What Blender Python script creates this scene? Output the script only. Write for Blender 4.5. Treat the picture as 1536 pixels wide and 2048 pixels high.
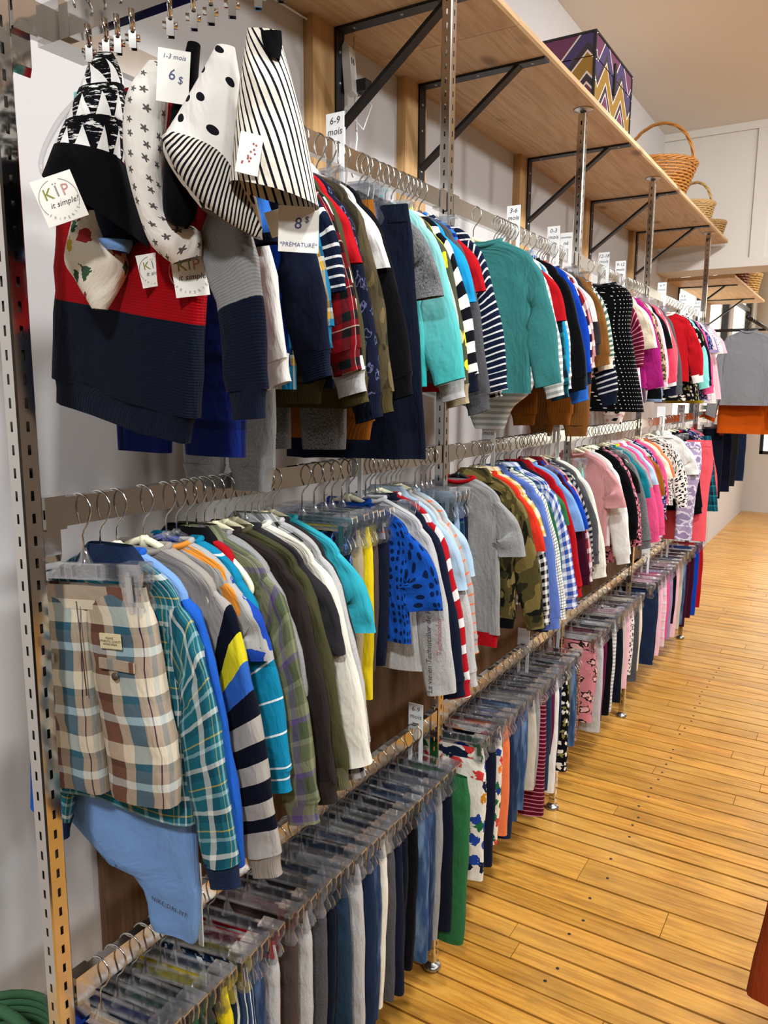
import bpy, bmesh, math, random
import numpy as np
from mathutils import Matrix, Vector
for o in list(bpy.data.objects): bpy.data.objects.remove(o)
S = bpy.context.scene
COL = S.collection
R_ = random.Random(7)
# ------------------------------------------------------------------ camera
CAM = np.array([1.273, 0.0, 1.585]); FPX = 1545.2
YAW, PITCH, ROLL = 0.5531, 0.16153, -0.00636
def cam_axes():
    f = np.array([-math.sin(YAW)*math.cos(PITCH), math.cos(YAW)*math.cos(PITCH), -math.sin(PITCH)])
    r = np.array([math.cos(YAW), math.sin(YAW), 0.0]); d = np.cross(f, r)
    c, s = math.cos(ROLL), math.sin(ROLL)
    return np.stack([c*r+s*d, -s*r+c*d, f])
AX = cam_axes()
cam = bpy.data.objects.new('camera', bpy.data.cameras.new('camera')); COL.objects.link(cam)
cam.data.sensor_fit = 'VERTICAL'; cam.data.sensor_height = 36.0; cam.data.lens = FPX/2048*36.0
cam.data.clip_start = 0.02; cam.data.clip_end = 60
m = Matrix.Identity(4)
for i in range(3):
    m[i][0] = AX[0][i]; m[i][1] = -AX[1][i]; m[i][2] = -AX[2][i]; m[i][3] = CAM[i]
cam.matrix_world = m
S.camera = cam
def pix(p):
    q = AX @ (np.array(p, float)-CAM); return 768+FPX*q[0]/q[2], 1024+FPX*q[1]/q[2]
def y_at(u, x, z, lo=0.3, hi=14.0):
    """distance down the aisle at which a point at (x, z) is seen in photo column u"""
    for _ in range(50):
        mid = (lo+hi)/2
        if pix((x, mid, z))[0] < u: lo = mid
        else: hi = mid
    return lo
# ------------------------------------------------------------------ world, lights, exposure
W = bpy.data.worlds.new('daylight'); S.world = W; W.use_nodes = True
W.node_tree.nodes['Background'].inputs[0].default_value = (1.0, 0.93, 0.80, 1)
W.node_tree.nodes['Background'].inputs[1].default_value = 3.0
S.view_settings.view_transform = 'Standard'; S.view_settings.look = 'None'
S.view_settings.exposure = -0.17; S.view_settings.gamma = 1.0; S.view_settings.use_curve_mapping = False
S.cycles.transparent_max_bounces = 24
S.cycles.max_bounces = 8
def lamp(name, loc, target, power, size, col=(0.95, 0.975, 1.0), spread=2.6):
    l = bpy.data.lights.new(name, 'AREA'); l.shape = 'DISK'; l.size = size; l.energy = power; l.color = col; l.spread = spread
    o = bpy.data.objects.new(name, l); COL.objects.link(o); o.location = loc
    o.rotation_euler = (Vector(target)-Vector(loc)).to_track_quat('-Z', 'Y').to_euler()
    return o
for i, (x, y, p) in enumerate([(1.7, -1.2, 46), (1.6, 0.9, 36), (1.6, 2.9, 44), (1.5, 4.0, 16)]):
    lamp('spot_or_fill', (x, y, 3.16), (x-0.75, y+0.9, 1.0), p, 0.22)
for y, p in ((-.6, 22), (1.4, 30), (3.4, 30)):  # fill lamps added across the aisle to brighten the wall between the rails
    lamp('spot_or_fill', (3.7, y, 3.0), (.2, y+.5, .8), p, 0.30, spread=3.0)
for i, (x, y) in enumerate([(1.6, 7.0), (2.6, 9.0)]):
    lamp('spot_or_fill', (x, y, 2.9), (x-0.3, y+0.2, 1.0), 60, 0.3)
# ------------------------------------------------------------------ helpers
def lin(h):
    h = h.lstrip('#'); v = [int(h[i:i+2], 16)/255 for i in (0, 2, 4)]
    return tuple((c/12.92 if c <= .04045 else ((c+.055)/1.055)**2.4) for c in v)+(1.0,)
class NT:
    def __init__(s, name):
        s.m = bpy.data.materials.new(name); s.m.use_nodes = True; s.t = s.m.node_tree
        s.b = s.t.nodes['Principled BSDF']
    def n(s, typ, **kw):
        nd = s.t.nodes.new(typ)
        for k, v in kw.items(): setattr(nd, k, v)
        return nd
    def l(s, a, b): s.t.links.new(a, b)
    def math(s, op, a, b=None, c=None):
        nd = s.n('ShaderNodeMath', operation=op)
        for i, v in enumerate((a, b, c)):
            if v is None: continue
            if isinstance(v, (int, float)): nd.inputs[i].default_value = v
            else: s.l(v, nd.inputs[i])
        return nd.outputs[0]
    def mix(s, f, a, b, typ='MIX'):
        nd = s.n('ShaderNodeMixRGB', blend_type=typ)
        for i, v in enumerate((f, a, b)):
            if isinstance(v, (int, float)): nd.inputs[i].default_value = v
            elif isinstance(v, tuple): nd.inputs[i].default_value = v
            else: s.l(v, nd.inputs[i])
        return nd.outputs[0]
    def ramp(s, fac, stops, interp='CONSTANT'):
        nd = s.n('ShaderNodeValToRGB'); cr = nd.color_ramp; cr.interpolation = interp
        while len(cr.elements) > 1: cr.elements.remove(cr.elements[-1])
        for i, (p, c) in enumerate(stops):
            e = cr.elements[0] if i == 0 else cr.elements.new(p)
            e.position = p; e.color = c if isinstance(c, tuple) else lin(c)
        s.l(fac, nd.inputs[0]); return nd.outputs[0]
    def uv(s):
        tc = s.n('ShaderNodeTexCoord'); sep = s.n('ShaderNodeSeparateXYZ'); s.l(tc.outputs['UV'], sep.inputs[0])
        return tc.outputs['UV'], sep.outputs[0], sep.outputs[1]
    def noise(s, vec, scale, detail=2.0, rough=.5):
        nd = s.n('ShaderNodeTexNoise'); nd.inputs['Scale'].default_value = scale; nd.inputs['Detail'].default_value = detail
        nd.inputs['Roughness'].default_value = rough
        if vec is not None: s.l(vec, nd.inputs['Vector'])
        return nd.outputs[0]
    def mapping(s, vec, scale=(1, 1, 1), loc=(0, 0, 0), rot=(0, 0, 0)):
        nd = s.n('ShaderNodeMapping'); nd.inputs['Scale'].default_value = scale; nd.inputs['Location'].default_value = loc
        nd.inputs['Rotation'].default_value = rot; s.l(vec, nd.inputs['Vector']); return nd.outputs[0]
    def voro(s, vec, scale, rnd=1.0, out='Distance'):
        nd = s.n('ShaderNodeTexVoronoi', voronoi_dimensions='2D'); nd.inputs['Scale'].default_value = scale
        nd.inputs['Randomness'].default_value = rnd; s.l(vec, nd.inputs['Vector']); return nd.outputs['Distance'], nd.outputs['Color']
    def bump(s, h, strength, dist=.001):
        nd = s.n('ShaderNodeBump'); nd.inputs['Strength'].default_value = strength; nd.inputs['Distance'].default_value = dist
        s.l(h, nd.inputs['Height']); s.l(nd.outputs[0], s.b.inputs['Normal'])
MATS = {}
def plain(name, hexc, rough=.5, metal=0.0, var=0.0, scale=6.0, trans=0.0, emit=None):
    if name in MATS: return MATS[name]
    t = NT(name); t.b.inputs['Base Color'].default_value = lin(hexc); t.b.inputs['Roughness'].default_value = rough
    t.b.inputs['Metallic'].default_value = metal
    if var:
        tc = t.n('ShaderNodeTexCoord'); nz = t.noise(tc.outputs['Object'], scale, 3)
        c = lin(hexc); d = tuple(x*(1-var) for x in c[:3])+(1,)
        t.l(t.mix(nz, c, d), t.b.inputs['Base Color'])
    MATS[name] = t.m; return t.m
def clear_plastic():
    t = NT('clear_plastic'); out = t.t.nodes['Material Output']
    tr = t.n('ShaderNodeBsdfTransparent'); tr.inputs[0].default_value = (.955, .965, .98, 1)
    gl = t.n('ShaderNodeBsdfGlossy'); gl.inputs['Roughness'].default_value = .07; gl.inputs[0].default_value = (1, 1, 1, 1)
    df = t.n('ShaderNodeBsdfDiffuse'); df.inputs[0].default_value = (.78, .80, .83, 1)
    lw = t.n('ShaderNodeLayerWeight'); lw.inputs[0].default_value = .45
    f = t.math('MULTIPLY_ADD', lw.outputs['Facing'], .50, .055)
    m1 = t.n('ShaderNodeMixShader'); t.l(f, m1.inputs[0]); t.l(tr.outputs[0], m1.inputs[1]); t.l(gl.outputs[0], m1.inputs[2])
    m2 = t.n('ShaderNodeMixShader'); m2.inputs[0].default_value = .025; t.l(m1.outputs[0], m2.inputs[1]); t.l(df.outputs[0], m2.inputs[2])
    t.l(m2.outputs[0], out.inputs[0]); return t.m
CHROME = plain('chrome', '#d2d0cc', .11, 1.0)
STEEL = plain('wire_steel', '#c9c9c6', .2, 1.0)
ZINC = plain('zinc', '#b9bab8', .3, 1.0)
BLACKM = plain('black_metal', '#17171a', .45, 0.2)
IVORY = plain('ivory_plastic', '#efe9c4', .38)
WHITEP = plain('white_plastic', '#eef0f0', .4)
CLEAR = clear_plastic()
INK = plain('ink', '#23222a', .7)
PAPER = plain('paper_tag', '#f1eee4', .8)
DARK = plain('dark_gap', '#1a120b', .9)
# ---- fabrics: UV is in metres (u around, v downwards along the cloth)
def fab(name, kind, *c, p=.02, r=.3, sc=60, rough=.9, rib=False, seed=0.0, w=None, fuzz=.10):
    if name in MATS: return MATS[name]
    t = NT('fabric_'+name); UV, u, v = t.uv(); C = [tuple(q**1.2 for q in lin(x)[:3])+(1.0,) for x in c]
    def cell(x, per): return t.math('FRACT', t.math('MULTIPLY_ADD', x, 1.0/per, 40.0+seed))
    def stops(cols, ws):
        tot = sum(ws); acc = 0; st = []
        for col, q in zip(cols, ws): st.append((acc/tot, col)); acc += q
        return st
    if kind == 'solid': col = t.mix(0.0, C[0], C[0])
    elif kind == 'heather':
        nz = t.noise(t.mapping(UV, (900, 260, 1)), 1.0, 3, .7)
        col = t.ramp(nz, [(.35, C[0]), (.65, C[1])], 'LINEAR')
    elif kind == 'denim':
        nz = t.noise(t.mapping(UV, (1100, 300, 1)), 1.0, 3, .75); big = t.noise(t.mapping(UV, (26, 8, 1)), 1.0, 2)
        col = t.ramp(nz, [(.3, C[0]), (.75, C[1])], 'LINEAR')
        if len(C) > 2: col = t.mix(t.ramp(big, [(.45, (0, 0, 0, 1)), (.75, (1, 1, 1, 1))], 'LINEAR'), col, C[2])
    elif kind == 'stripe': col = t.ramp(cell(v, p), stops(C, w or [1]*len(C)))
    elif kind == 'vstripe': col = t.ramp(cell(u, p), stops(C, w or [1]*len(C)))
    elif kind == 'block': col = t.ramp(t.math('MULTIPLY', v, 1.0/p), [(x, y) for x, y in zip(w, C)])
    elif kind == 'plaid':
        ww = w or [1]*len(C)
        a = t.ramp(cell(u, p), stops(C, ww)); b = t.ramp(cell(v, p*1.12), stops(C, ww)); col = t.mix(.5, a, b)
    elif kind == 'plaid2':
        k = w[0]; a = t.ramp(cell(u, p), stops(C[:k], w[1])); b = t.ramp(cell(v, p*.8), stops(C[k:], w[2])); col = t.mix(.52, a, b)
    elif kind == 'gingham':
        a = t.math('GREATER_THAN', cell(u, p), .5); b = t.math('GREATER_THAN', cell(v, p), .5)
        col = t.ramp(t.math('MULTIPLY', t.math('ADD', a, b), .45), [(0, C[0]), (.3, tuple((C[0][i]*.4+C[1][i]*.6) for i in range(3))+(1,)), (.7, C[1])])
    elif kind == 'check':
        a = t.math('LESS_THAN', cell(u, p), .16); b = t.math('LESS_THAN', cell(v, p), .16)
        col = t.mix(t.math('MAXIMUM', a, b), C[0], C[1])
    elif kind == 'dots':
        d, _ = t.voro(UV, sc, 0.0 if rib == 'grid' else .45); col = t.mix(t.math('LESS_THAN', d, r), C[0], C[1])
        rib = False
    elif kind == 'stars':
        vn = t.n('ShaderNodeTexVoronoi', voronoi_dimensions='2D'); vn.inputs['Scale'].default_value = sc; vn.inputs['Randomness'].default_value = .45; t.l(UV, vn.inputs['Vector'])
        sb = t.n('ShaderNodeVectorMath', operation='SUBTRACT'); t.l(UV, sb.inputs[0]); t.l(vn.outputs['Position'], sb.inputs[1])
        sp = t.n('ShaderNodeSeparateXYZ'); t.l(sb.outputs[0], sp.inputs[0])
        th = t.math('ARCTAN2', sp.outputs[1], sp.outputs[0]); ln = t.n('ShaderNodeVectorMath', operation='LENGTH'); t.l(sb.outputs[0], ln.inputs[0])
        lim = t.math('MULTIPLY_ADD', t.math('COSINE', t.math('MULTIPLY', th, 5.0)), r*.28/sc, r*.72/sc)
        col = t.mix(t.math('LESS_THAN', ln.outputs['Value'], lim), C[0], C[1])
    elif kind == 'print':
        wob = t.noise(t.mapping(UV, (sc*3, sc*3, 1)), 1.0, 2)
        d, cc = t.voro(UV, sc, .8); sep = t.n('ShaderNodeSeparateColor'); t.l(cc, sep.inputs[0])
        k = t.ramp(sep.outputs[0], [(i/(len(C)-1), x) for i, x in enumerate(C[1:])])
        col = t.mix(t.math('LESS_THAN', t.math('ADD', d, t.math('MULTIPLY', t.math('SUBTRACT', wob, .5), .9)), r), C[0], k)
    elif kind == 'outline':
        wob = t.noise(t.mapping(UV, (sc*3.3, sc*3.3, 1)), 1.0, 1)
        d, _ = t.voro(UV, sc, .8); d = t.math('ADD', d, t.math('MULTIPLY', t.math('SUBTRACT', wob, .5), .7))
        ring = t.math('MULTIPLY', t.math('LESS_THAN', d, r), t.math('GREATER_THAN', d, r*.62))
        col = t.mix(ring, t.mix(t.math('LESS_THAN', d, r*.62), C[0], C[2]), C[1])
    elif kind == 'camo':
        a = t.noise(t.mapping(UV, (sc, sc*.75, 1), (seed, 0, 0)), 1.0, 2); b = t.noise(t.mapping(UV, (sc, sc*.75, 1), (7+seed, 3, 0)), 1.0, 2)
        col = t.mix(t.math('GREATER_THAN', a, .54), C[0], C[1]); col = t.mix(t.math('GREATER_THAN', b, .57), col, C[2])
        if len(C) > 3: col = t.mix(t.math('LESS_THAN', b, .40), col, C[3])
    elif kind == 'ombre': col = t.ramp(t.math('MULTIPLY', v, 1.0/p), [(i/(len(C)-1), x) for i, x in enumerate(C)], 'LINEAR')
    elif kind == 'brush':
        nz = t.noise(t.mapping(UV, (60, 260, 1), rot=(0, 0, .35)), 1.0, 4, .7)
        d, _ = t.voro(t.mapping(UV, (26, 17, 1)), 1.0, .35)
        tri = t.math('LESS_THAN', t.math('ADD', t.math('PINGPONG', t.math('MULTIPLY', u, 55), .5), t.math('MULTIPLY', t.math('FRACT', t.math('MULTIPLY', v, -26)), .55)), .40)
        st = t.math('GREATER_THAN', nz, .57)
        col = t.mix(t.math('MAXIMUM', tri, st), C[1], C[0])
    elif kind == 'chevron':
        z = t.math('MULTIPLY_ADD', t.math('PINGPONG', t.math('MULTIPLY', u, 1.0/r), .5), sc, t.math('MULTIPLY', v, 1.0/p))
        col = t.ramp(t.math('FRACT', t.math('ADD', z, 20.0)), stops(C, w or [1]*len(C)))
    if kind != 'chevron':
        nz = t.noise(t.mapping(UV, (500, 500, 1)), 1.0, 2, .7)
        col = t.mix(fuzz*1.6, col, t.mix(nz, (.25, .25, .25, 1), (1, 1, 1, 1)), 'MULTIPLY') if kind in ('solid', 'stripe', 'block', 'ombre') else col
        h = nz
        if rib:
            wv = t.math('SINE', t.math('MULTIPLY', u if rib == 'v' or rib is True else v, 2*math.pi/(.0042 if rib != 'h' else .0035)))
            h = t.math('MULTIPLY_ADD', wv, .8, nz)
        t.bump(h, .5 if rib else .32, .0006)
        fine = [n for n in t.t.nodes if n.type == 'BUMP'][0]
        wk = t.noise(t.mapping(UV, (34, 13, 1)), 1.0, 3, .55)
        wb = t.n('ShaderNodeBump'); wb.inputs['Strength'].default_value = .55; wb.inputs['Distance'].default_value = .012
        t.l(wk, wb.inputs['Height']); t.l(wb.outputs[0], fine.inputs['Normal'])
    t.l(col, t.b.inputs['Base Color']); t.b.inputs['Roughness'].default_value = rough
    t.b.inputs['Specular IOR Level'].default_value = .08
    t.b.inputs['Sheen Weight'].default_value = .02
    MATS[name] = t.m; return t.m
# ---- wood, walls
def wood(name, c1, c2, c3, axis, rough=.45, sc=1.0, knots=True, spread=.25, coat=0.0, wear=False):
    t = NT(name); tc = t.n('ShaderNodeTexCoord'); oi = t.n('ShaderNodeObjectInfo')
    geo = t.n('ShaderNodeNewGeometry')
    add = t.n('ShaderNodeVectorMath', operation='ADD'); t.l(geo.outputs['Position'], add.inputs[0])
    sh = t.n('ShaderNodeVectorMath', operation='SCALE'); sh.inputs[0].default_value = (3.1, 5.7, 9.3); t.l(oi.outputs['Random'], sh.inputs[3])
    t.l(sh.outputs[0], add.inputs[1])
    s = [7.0*sc]*3; s[axis] = .55*sc
    vec = t.mapping(add.outputs[0], tuple(s))
    n1 = t.noise(vec, 1.6, 3, .6)
    rings = t.math('FRACT', t.math('MULTIPLY', n1, 9.0)); rings = t.math('PINGPONG', rings, .5)
    s2 = [130.0*sc]*3; s2[axis] = 2.5*sc
    n2 = t.noise(t.mapping(add.outputs[0], tuple(s2)), 1.0, 3, .6)
    fac = t.math('ADD', t.math('MULTIPLY', rings, .8), t.math('MULTIPLY', n2, .6))
    col = t.ramp(fac, [(.2, c1), (.55, c2), (.95, c3)], 'LINEAR')
    if knots:
        s3 = [3.3*sc]*3; s3[axis] = 1.7*sc
        vr = t.n('ShaderNodeTexVoronoi'); vr.inputs['Scale'].default_value = 1.9; t.l(t.mapping(add.outputs[0], tuple(s3)), vr.inputs['Vector'])
        k = t.ramp(vr.outputs['Distance'], [(.05, (1, 1, 1, 1)), (.14, (0, 0, 0, 1))], 'LINEAR')
        col = t.mix(t.math('MULTIPLY', k, .75), col, lin('#6b4526'))
    rv = t.ramp(oi.outputs['Random'], [(0, (1-spread, 1-spread*1.1, 1-spread*1.3, 1)), (.5, (1, 1, 1, 1)), (1, (1, 1-spread*.35, 1-spread*.6, 1))], 'LINEAR')
    col = t.mix(1.0, col, rv, 'MULTIPLY')
    if wear:
        wn = t.noise(t.mapping(geo.outputs['Position'], (5, 14, 5)), 1.0, 5, .7)
        col = t.mix(t.ramp(wn, [(.48, (0, 0, 0, 1)), (.72, (.55, .55, .55, 1))], 'LINEAR'), col, lin('#7d5a30'))
        wn2 = t.noise(t.mapping(geo.outputs['Position'], (1.6, 2.2, 1)), 1.0, 3, .5)
        col = t.mix(t.ramp(wn2, [(.45, (0, 0, 0, 1)), (.7, (.5, .5, .5, 1))], 'LINEAR'), col, lin('#d9a95a'))
    t.l(col, t.b.inputs['Base Color']); t.b.inputs['Roughness'].default_value = rough
    t.bump(n2, .12, .001); t.b.inputs['Coat Weight'].default_value = coat; t.b.inputs['Coat Roughness'].default_value = .25
    MATS[name] = t.m; return t.m
WALL2 = plain('wall_far_side', '#8b8885', .85, var=.25, scale=2.5)
WALLM = plain('wall_paint', '#cdc9c6', .85, var=.04, scale=3)
CEILM = plain('ceiling_paint', '#ebe5dc', .9, var=.03, scale=2)
BULKM = plain('bulkhead_paint', '#d2ccc2', .8, var=.03, scale=2)
PINE = wood('pine_plywood', '#d2b48c', '#c5a278', '#ae875c', 1, .6, .8, spread=.1)
PINEV = wood('pine_batten', '#d6ad77', '#cba069', '#b68a55', 2, .6, .9, knots=False)
FLOORM = wood('floor_oak', '#dda547', '#ca8f37', '#976324', 0, .34, 1.0, knots=False, spread=.22, coat=.2, wear=True)
PANELM = wood('panel_brown', '#7a5f47', '#6f543d', '#5c4430', 2, .7, 1.0, knots=False)
# ---- objects
def tag(o, label=None, cat=None, group=None, kind=None):
    if label: o['label'] = label
    if cat: o['category'] = cat
    if group: o['group'] = group
    if kind: o['kind'] = kind
    return o
def ob(name, mesh, mat=None, parent=None, loc=(0, 0, 0), rot=(0, 0, 0), scale=None):
    o = bpy.data.objects.new(name, mesh); COL.objects.link(o)
    o.location = loc; o.rotation_euler = rot
    if scale: o.scale = scale
    if parent: o.parent = parent
    if mat is not None and mesh is not None:
        if not mesh.materials: mesh.materials.append(None)
        o.material_slots[0].link = 'OBJECT'; o.material_slots[0].material = mat
    return o
def empty(name, loc=(0, 0, 0), rot=(0, 0, 0)):
    o = bpy.data.objects.new(name, None); COL.objects.link(o); o.location = loc; o.rotation_euler = rot
    o.empty_display_size = .05; return o
class MB:
    def __init__(s): s.v = []; s.f = []; s.uv = []; s.sm = []
    def add(s, vs, fs, uvs=None, smooth=False):
        k = len(s.v); s.v += [tuple(map(float, p)) for p in vs]
        for i, f in enumerate(fs):
            s.f.append(tuple(int(a)+k for a in f)); s.sm.append(smooth)
            s.uv += list(uvs[i]) if uvs is not None else [(vs[a][0], vs[a][2] if len(vs[a]) > 2 else 0) for a in f]
        return s
    def box(s, x0, x1, y0, y1, z0, z1):
        vs = [(x0, y0, z0), (x1, y0, z0), (x1, y1, z0), (x0, y1, z0), (x0, y0, z1), (x1, y0, z1), (x1, y1, z1), (x0, y1, z1)]
        fs = [(0, 3, 2, 1), (4, 5, 6, 7), (0, 1, 5, 4), (1, 2, 6, 5), (2, 3, 7, 6), (3, 0, 4, 7)]
        ax = [(0, 1), (0, 1), (0, 2), (1, 2), (0, 2), (1, 2)]
        return s.add(vs, fs, [[(vs[a][i], vs[a][j]) for a in f] for f, (i, j) in zip(fs, ax)])
    def tube(s, pts, r, n=6, cap=True, closed=False):
        P = [Vector(p) for p in pts]; k = len(P); rr = r if isinstance(r, (list, tuple)) else [r]*k
        vs = []; prev = None
        for i in range(k):
            a = P[i-1] if (i or closed) else P[0]; b = P[(i+1) % k] if (i < k-1 or closed) else P[-1]
            d = (b-a).normalized() if (b-a).length > 1e-9 else Vector((0, 0, 1))
            if prev is None:
                ref = Vector((0, 1, 0)) if abs(d.y) < .9 else Vector((1, 0, 0)); prev = ref
            e1 = (prev-d*prev.dot(d))
            if e1.length < 1e-6: e1 = d.orthogonal()
            e1.normalize(); prev = e1; e2 = d.cross(e1)
            for j in range(n):
                an = 2*math.pi*j/n; vs.append(tuple(P[i]+e1*math.cos(an)*rr[i]+e2*math.sin(an)*rr[i]))
        fs = []; uvs = []
        for i in range(k if closed else k-1):
            for j in range(n):
                i2 = (i+1) % k; fs.append((i*n+j, i*n+(j+1) % n, i2*n+(j+1) % n, i2*n+j))
                uvs.append([(j*r0, i*.01) for r0 in (.003,)]*4)
        if cap and not closed:
            fs.append(tuple(range(n))[::-1]); uvs.append([(0, 0)]*n); fs.append(tuple((k-1)*n+j for j in range(n))); uvs.append([(0, 0)]*n)
        return s.add(vs, fs, uvs, True)
    def lathe(s, prof, n=24, c=(0, 0, 0)):
        vs = []; fs = []; uvs = []
        for (r, z) in prof:
            for j in range(n):
                a = 2*math.pi*j/n; vs.append((c[0]+r*math.cos(a), c[1]+r*math.sin(a), c[2]+z))
        for i in range(len(prof)-1):
            for j in range(n):
                j2 = (j+1) % n; fs.append((i*n+j, i*n+j2, (i+1)*n+j2, (i+1)*n+j))
                uvs.append([(j/n, prof[i][1]), ((j+1)/n, prof[i][1]), ((j+1)/n, prof[i+1][1]), (j/n, prof[i+1][1])])
        return s.add(vs, fs, uvs, True)
    def prism(s, poly, y0, y1):   # polygon in x,z extruded along y
        n = len(poly); vs = [(x, y0, z) for x, z in poly]+[(x, y1, z) for x, z in poly]
        fs = [tuple(range(n)), tuple(range(2*n-1, n-1, -1))]+[(i, i+n, (i+1) % n+n, (i+1) % n) for i in range(n)]
        return s.add(vs, fs)
    def mesh(s, name):
        me = bpy.data.meshes.new(name); me.from_pydata(s.v, [], s.f)
        ul = me.uv_layers.new(name='UVMap'); ul.data.foreach_set('uv', [c for p in s.uv for c in p])
        me.polygons.foreach_set('use_smooth', s.sm); me.update(); return me
def boxmesh(name, *a): return MB().box(*a).mesh(name)
TXT = {}
def text_mesh(body, size, shear=0.0, align='CENTER', spacing=1.0):
    k = (body, size, shear, align, spacing)
    if k in TXT: return TXT[k]
    cu = bpy.data.curves.new('lettering', 'FONT'); cu.body = body; cu.size = size; cu.shear = shear; cu.align_x = align; cu.align_y = 'CENTER'
    cu.resolution_u = 2; cu.space_character = spacing; cu.offset = 0.0
    o = bpy.data.objects.new('tmp_text', cu); COL.objects.link(o)
    dg = bpy.context.evaluated_depsgraph_get(); me = bpy.data.meshes.new_from_object(o.evaluated_get(dg)); me.name = 'lettering'
    bpy.data.objects.remove(o); bpy.data.curves.remove(cu)
    TXT[k] = me; return me
def catmull(P, n):
    P = np.asarray(P, float); k = len(P); out = []
    for q in np.linspace(0, k-1, n):
        i = min(int(q), k-2); t = q-i
        p0, p1, p2, p3 = P[max(i-1, 0)], P[i], P[i+1], P[min(i+2, k-1)]
        out.append(.5*((2*p1)+(p2-p0)*t+(2*p0-5*p1+4*p2-p3)*t*t+(3*p1-p0-3*p2+p3)*t**3))
    return np.array(out)
def sweep(mb, L, Rr, b, nr=14, na=18, fold=.004, seed=0, e=.7, v0=0.0, kx=38.0, wr=.0015, cap=False, lean=0.0):
    """cloth tube: left and right edge curves in x,z, half thickness b along y"""
    L = catmull(L, nr); Rr = catmull(Rr, nr); b = catmull(np.asarray(b, float)[:, None], nr)[:, 0]
    rg = np.random.RandomState(seed+11); ph = rg.rand(8)*6.28
    mid = (L+Rr)/2; h = (Rr-L)/2; hw = np.hypot(h[:, 0], h[:, 1])
    vv = np.concatenate([[0], np.cumsum(np.hypot(*np.diff(mid, axis=0).T))])
    vs = []; per = 4*hw+2*np.abs(b)
    tot = vv[-1]+1e-6
    for i in range(nr):
        t = vv[i]/tot
        for j in range(na):
            a = 2*math.pi*j/na-math.pi; c, s_ = math.cos(a), math.sin(a)
            cx = math.copysign(abs(c)**e, c); sy = math.copysign(abs(s_)**e, s_)
            x = mid[i, 0]+h[i, 0]*cx; z = mid[i, 1]+h[i, 1]*cx
            y = b[i]*sy+fold*min(1, t*1.6)*(math.sin(kx*x+ph[0]+4*z)+.5*math.sin(1.9*kx*x+ph[1]-7*z))+lean*t
            y += wr*(math.sin(55*x+90*z+ph[2])+math.sin(120*z-40*x+ph[3]))*sy
            x += wr*.7*math.sin(38*z+ph[4]+a)*abs(cx)
            vs.append((x, y, z))
    fs = []; uvs = []
    for i in range(nr-1):
        for j in range(na):
            j2 = (j+1) % na; fs.append((i*na+j, (i+1)*na+j, (i+1)*na+j2, i*na+j2))
            ua, ub = (j/na-.5), ((j+1)/na-.5)
            uvs.append([(ua*per[i], v0+vv[i]), (ua*per[i+1], v0+vv[i+1]), (ub*per[i+1], v0+vv[i+1]), (ub*per[i], v0+vv[i])])
    if cap:
        for i in (0, nr-1):
            fs.append(tuple(i*na+j for j in range(na))); uvs.append([(0, v0+vv[i])]*na)
    mb.add(vs, fs, uvs, True); return mb
# ------------------------------------------------------------------ the room
RX0, RX1, RY0, RY1, CEIL = 0.0, 4.3, -4.0, 11.0, 3.21
def struct(name, mesh, mat, parent=None): return tag(ob(name, mesh, mat, parent), kind='structure')
floor = struct('floor', boxmesh('floor', RX0-.1, RX1+.1, RY0-.1, RY1+.1, -.12, -.012), DARK)
lw = [(6.30, 7.45), (7.65, 8.85), (9.05, 10.6)]; lz0, lz1 = 1.30, 3.02
mb = MB().box(-.1, 0, RY0, lw[0][0], -.02, CEIL).box(-.1, 0, lw[0][0], RY1, -.02, lz0).box(-.1, 0, lw[0][0], RY1, lz1, CEIL)
for a, b in ((7.45, 7.65), (8.85, 9.05), (10.6, RY1)): mb.box(-.1, 0, a, b, lz0, lz1)
struct('wall_left', mb.mesh('wall'), WALLM)
struct('wall_right', boxmesh('wall', RX1, RX1+.1, RY0, RY1, -.02, CEIL), WALL2)
struct('wall_back', boxmesh('wall', -.1, RX1+.1, RY0-.1, RY0, -.02, CEIL), WALL2)
struct('ceiling', boxmesh('ceiling', -.1, RX1+.1, RY0-.1, RY1+.1, CEIL, CEIL+.1), CEILM)
struct('wall_bulkhead', boxmesh('bulkhead', 0, RX1, 5.53, 5.82, 2.345, CEIL), BULKM)
for i, a in enumerate([(0, RX1, 5.512, 5.53, 3.165, CEIL), (0, RX1, 5.512, 5.53, 2.345, 2.40), (.56, .64, 5.514, 5.53, 2.40, 3.165), (1.9, 1.98, 5.514, 5.53, 2.40, 3.165)]):
    struct('trim_%d' % (i+1), boxmesh('trim', *a), BULKM)
# far end wall with tall shop windows
YE = RY1; mb = MB(); wins = [(.15, 1.05), (1.15, 2.05), (2.15, 3.05), (3.15, 4.1)]; z0, z1 = .75, 2.95
mb.box(0, RX1, YE, YE+.1, -.02, z0); mb.box(0, RX1, YE, YE+.1, z1, CEIL)
xs = [0]+[q for w_ in wins for q in w_]+[RX1]
for i in range(0, len(xs), 2): mb.box(xs[i], xs[i+1], YE, YE+.1, z0, z1)
struct('wall_end', mb.mesh('wall_end'), WALLM)
GLASS = NT('window_glass'); out = GLASS.t.nodes['Material Output']; tr = GLASS.n('ShaderNodeBsdfTransparent'); tr.inputs[0].default_value = (.97, .97, .95, 1); gl = GLASS.n('ShaderNodeBsdfGlossy'); gl.inputs['Roughness'].default_value = .02
mx = GLASS.n('ShaderNodeMixShader'); mx.inputs[0].default_value = .05; GLASS.l(tr.outputs[0], mx.inputs[1]); GLASS.l(gl.outputs[0], mx.inputs[2]); GLASS.l(mx.outputs[0], out.inputs[0])
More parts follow.
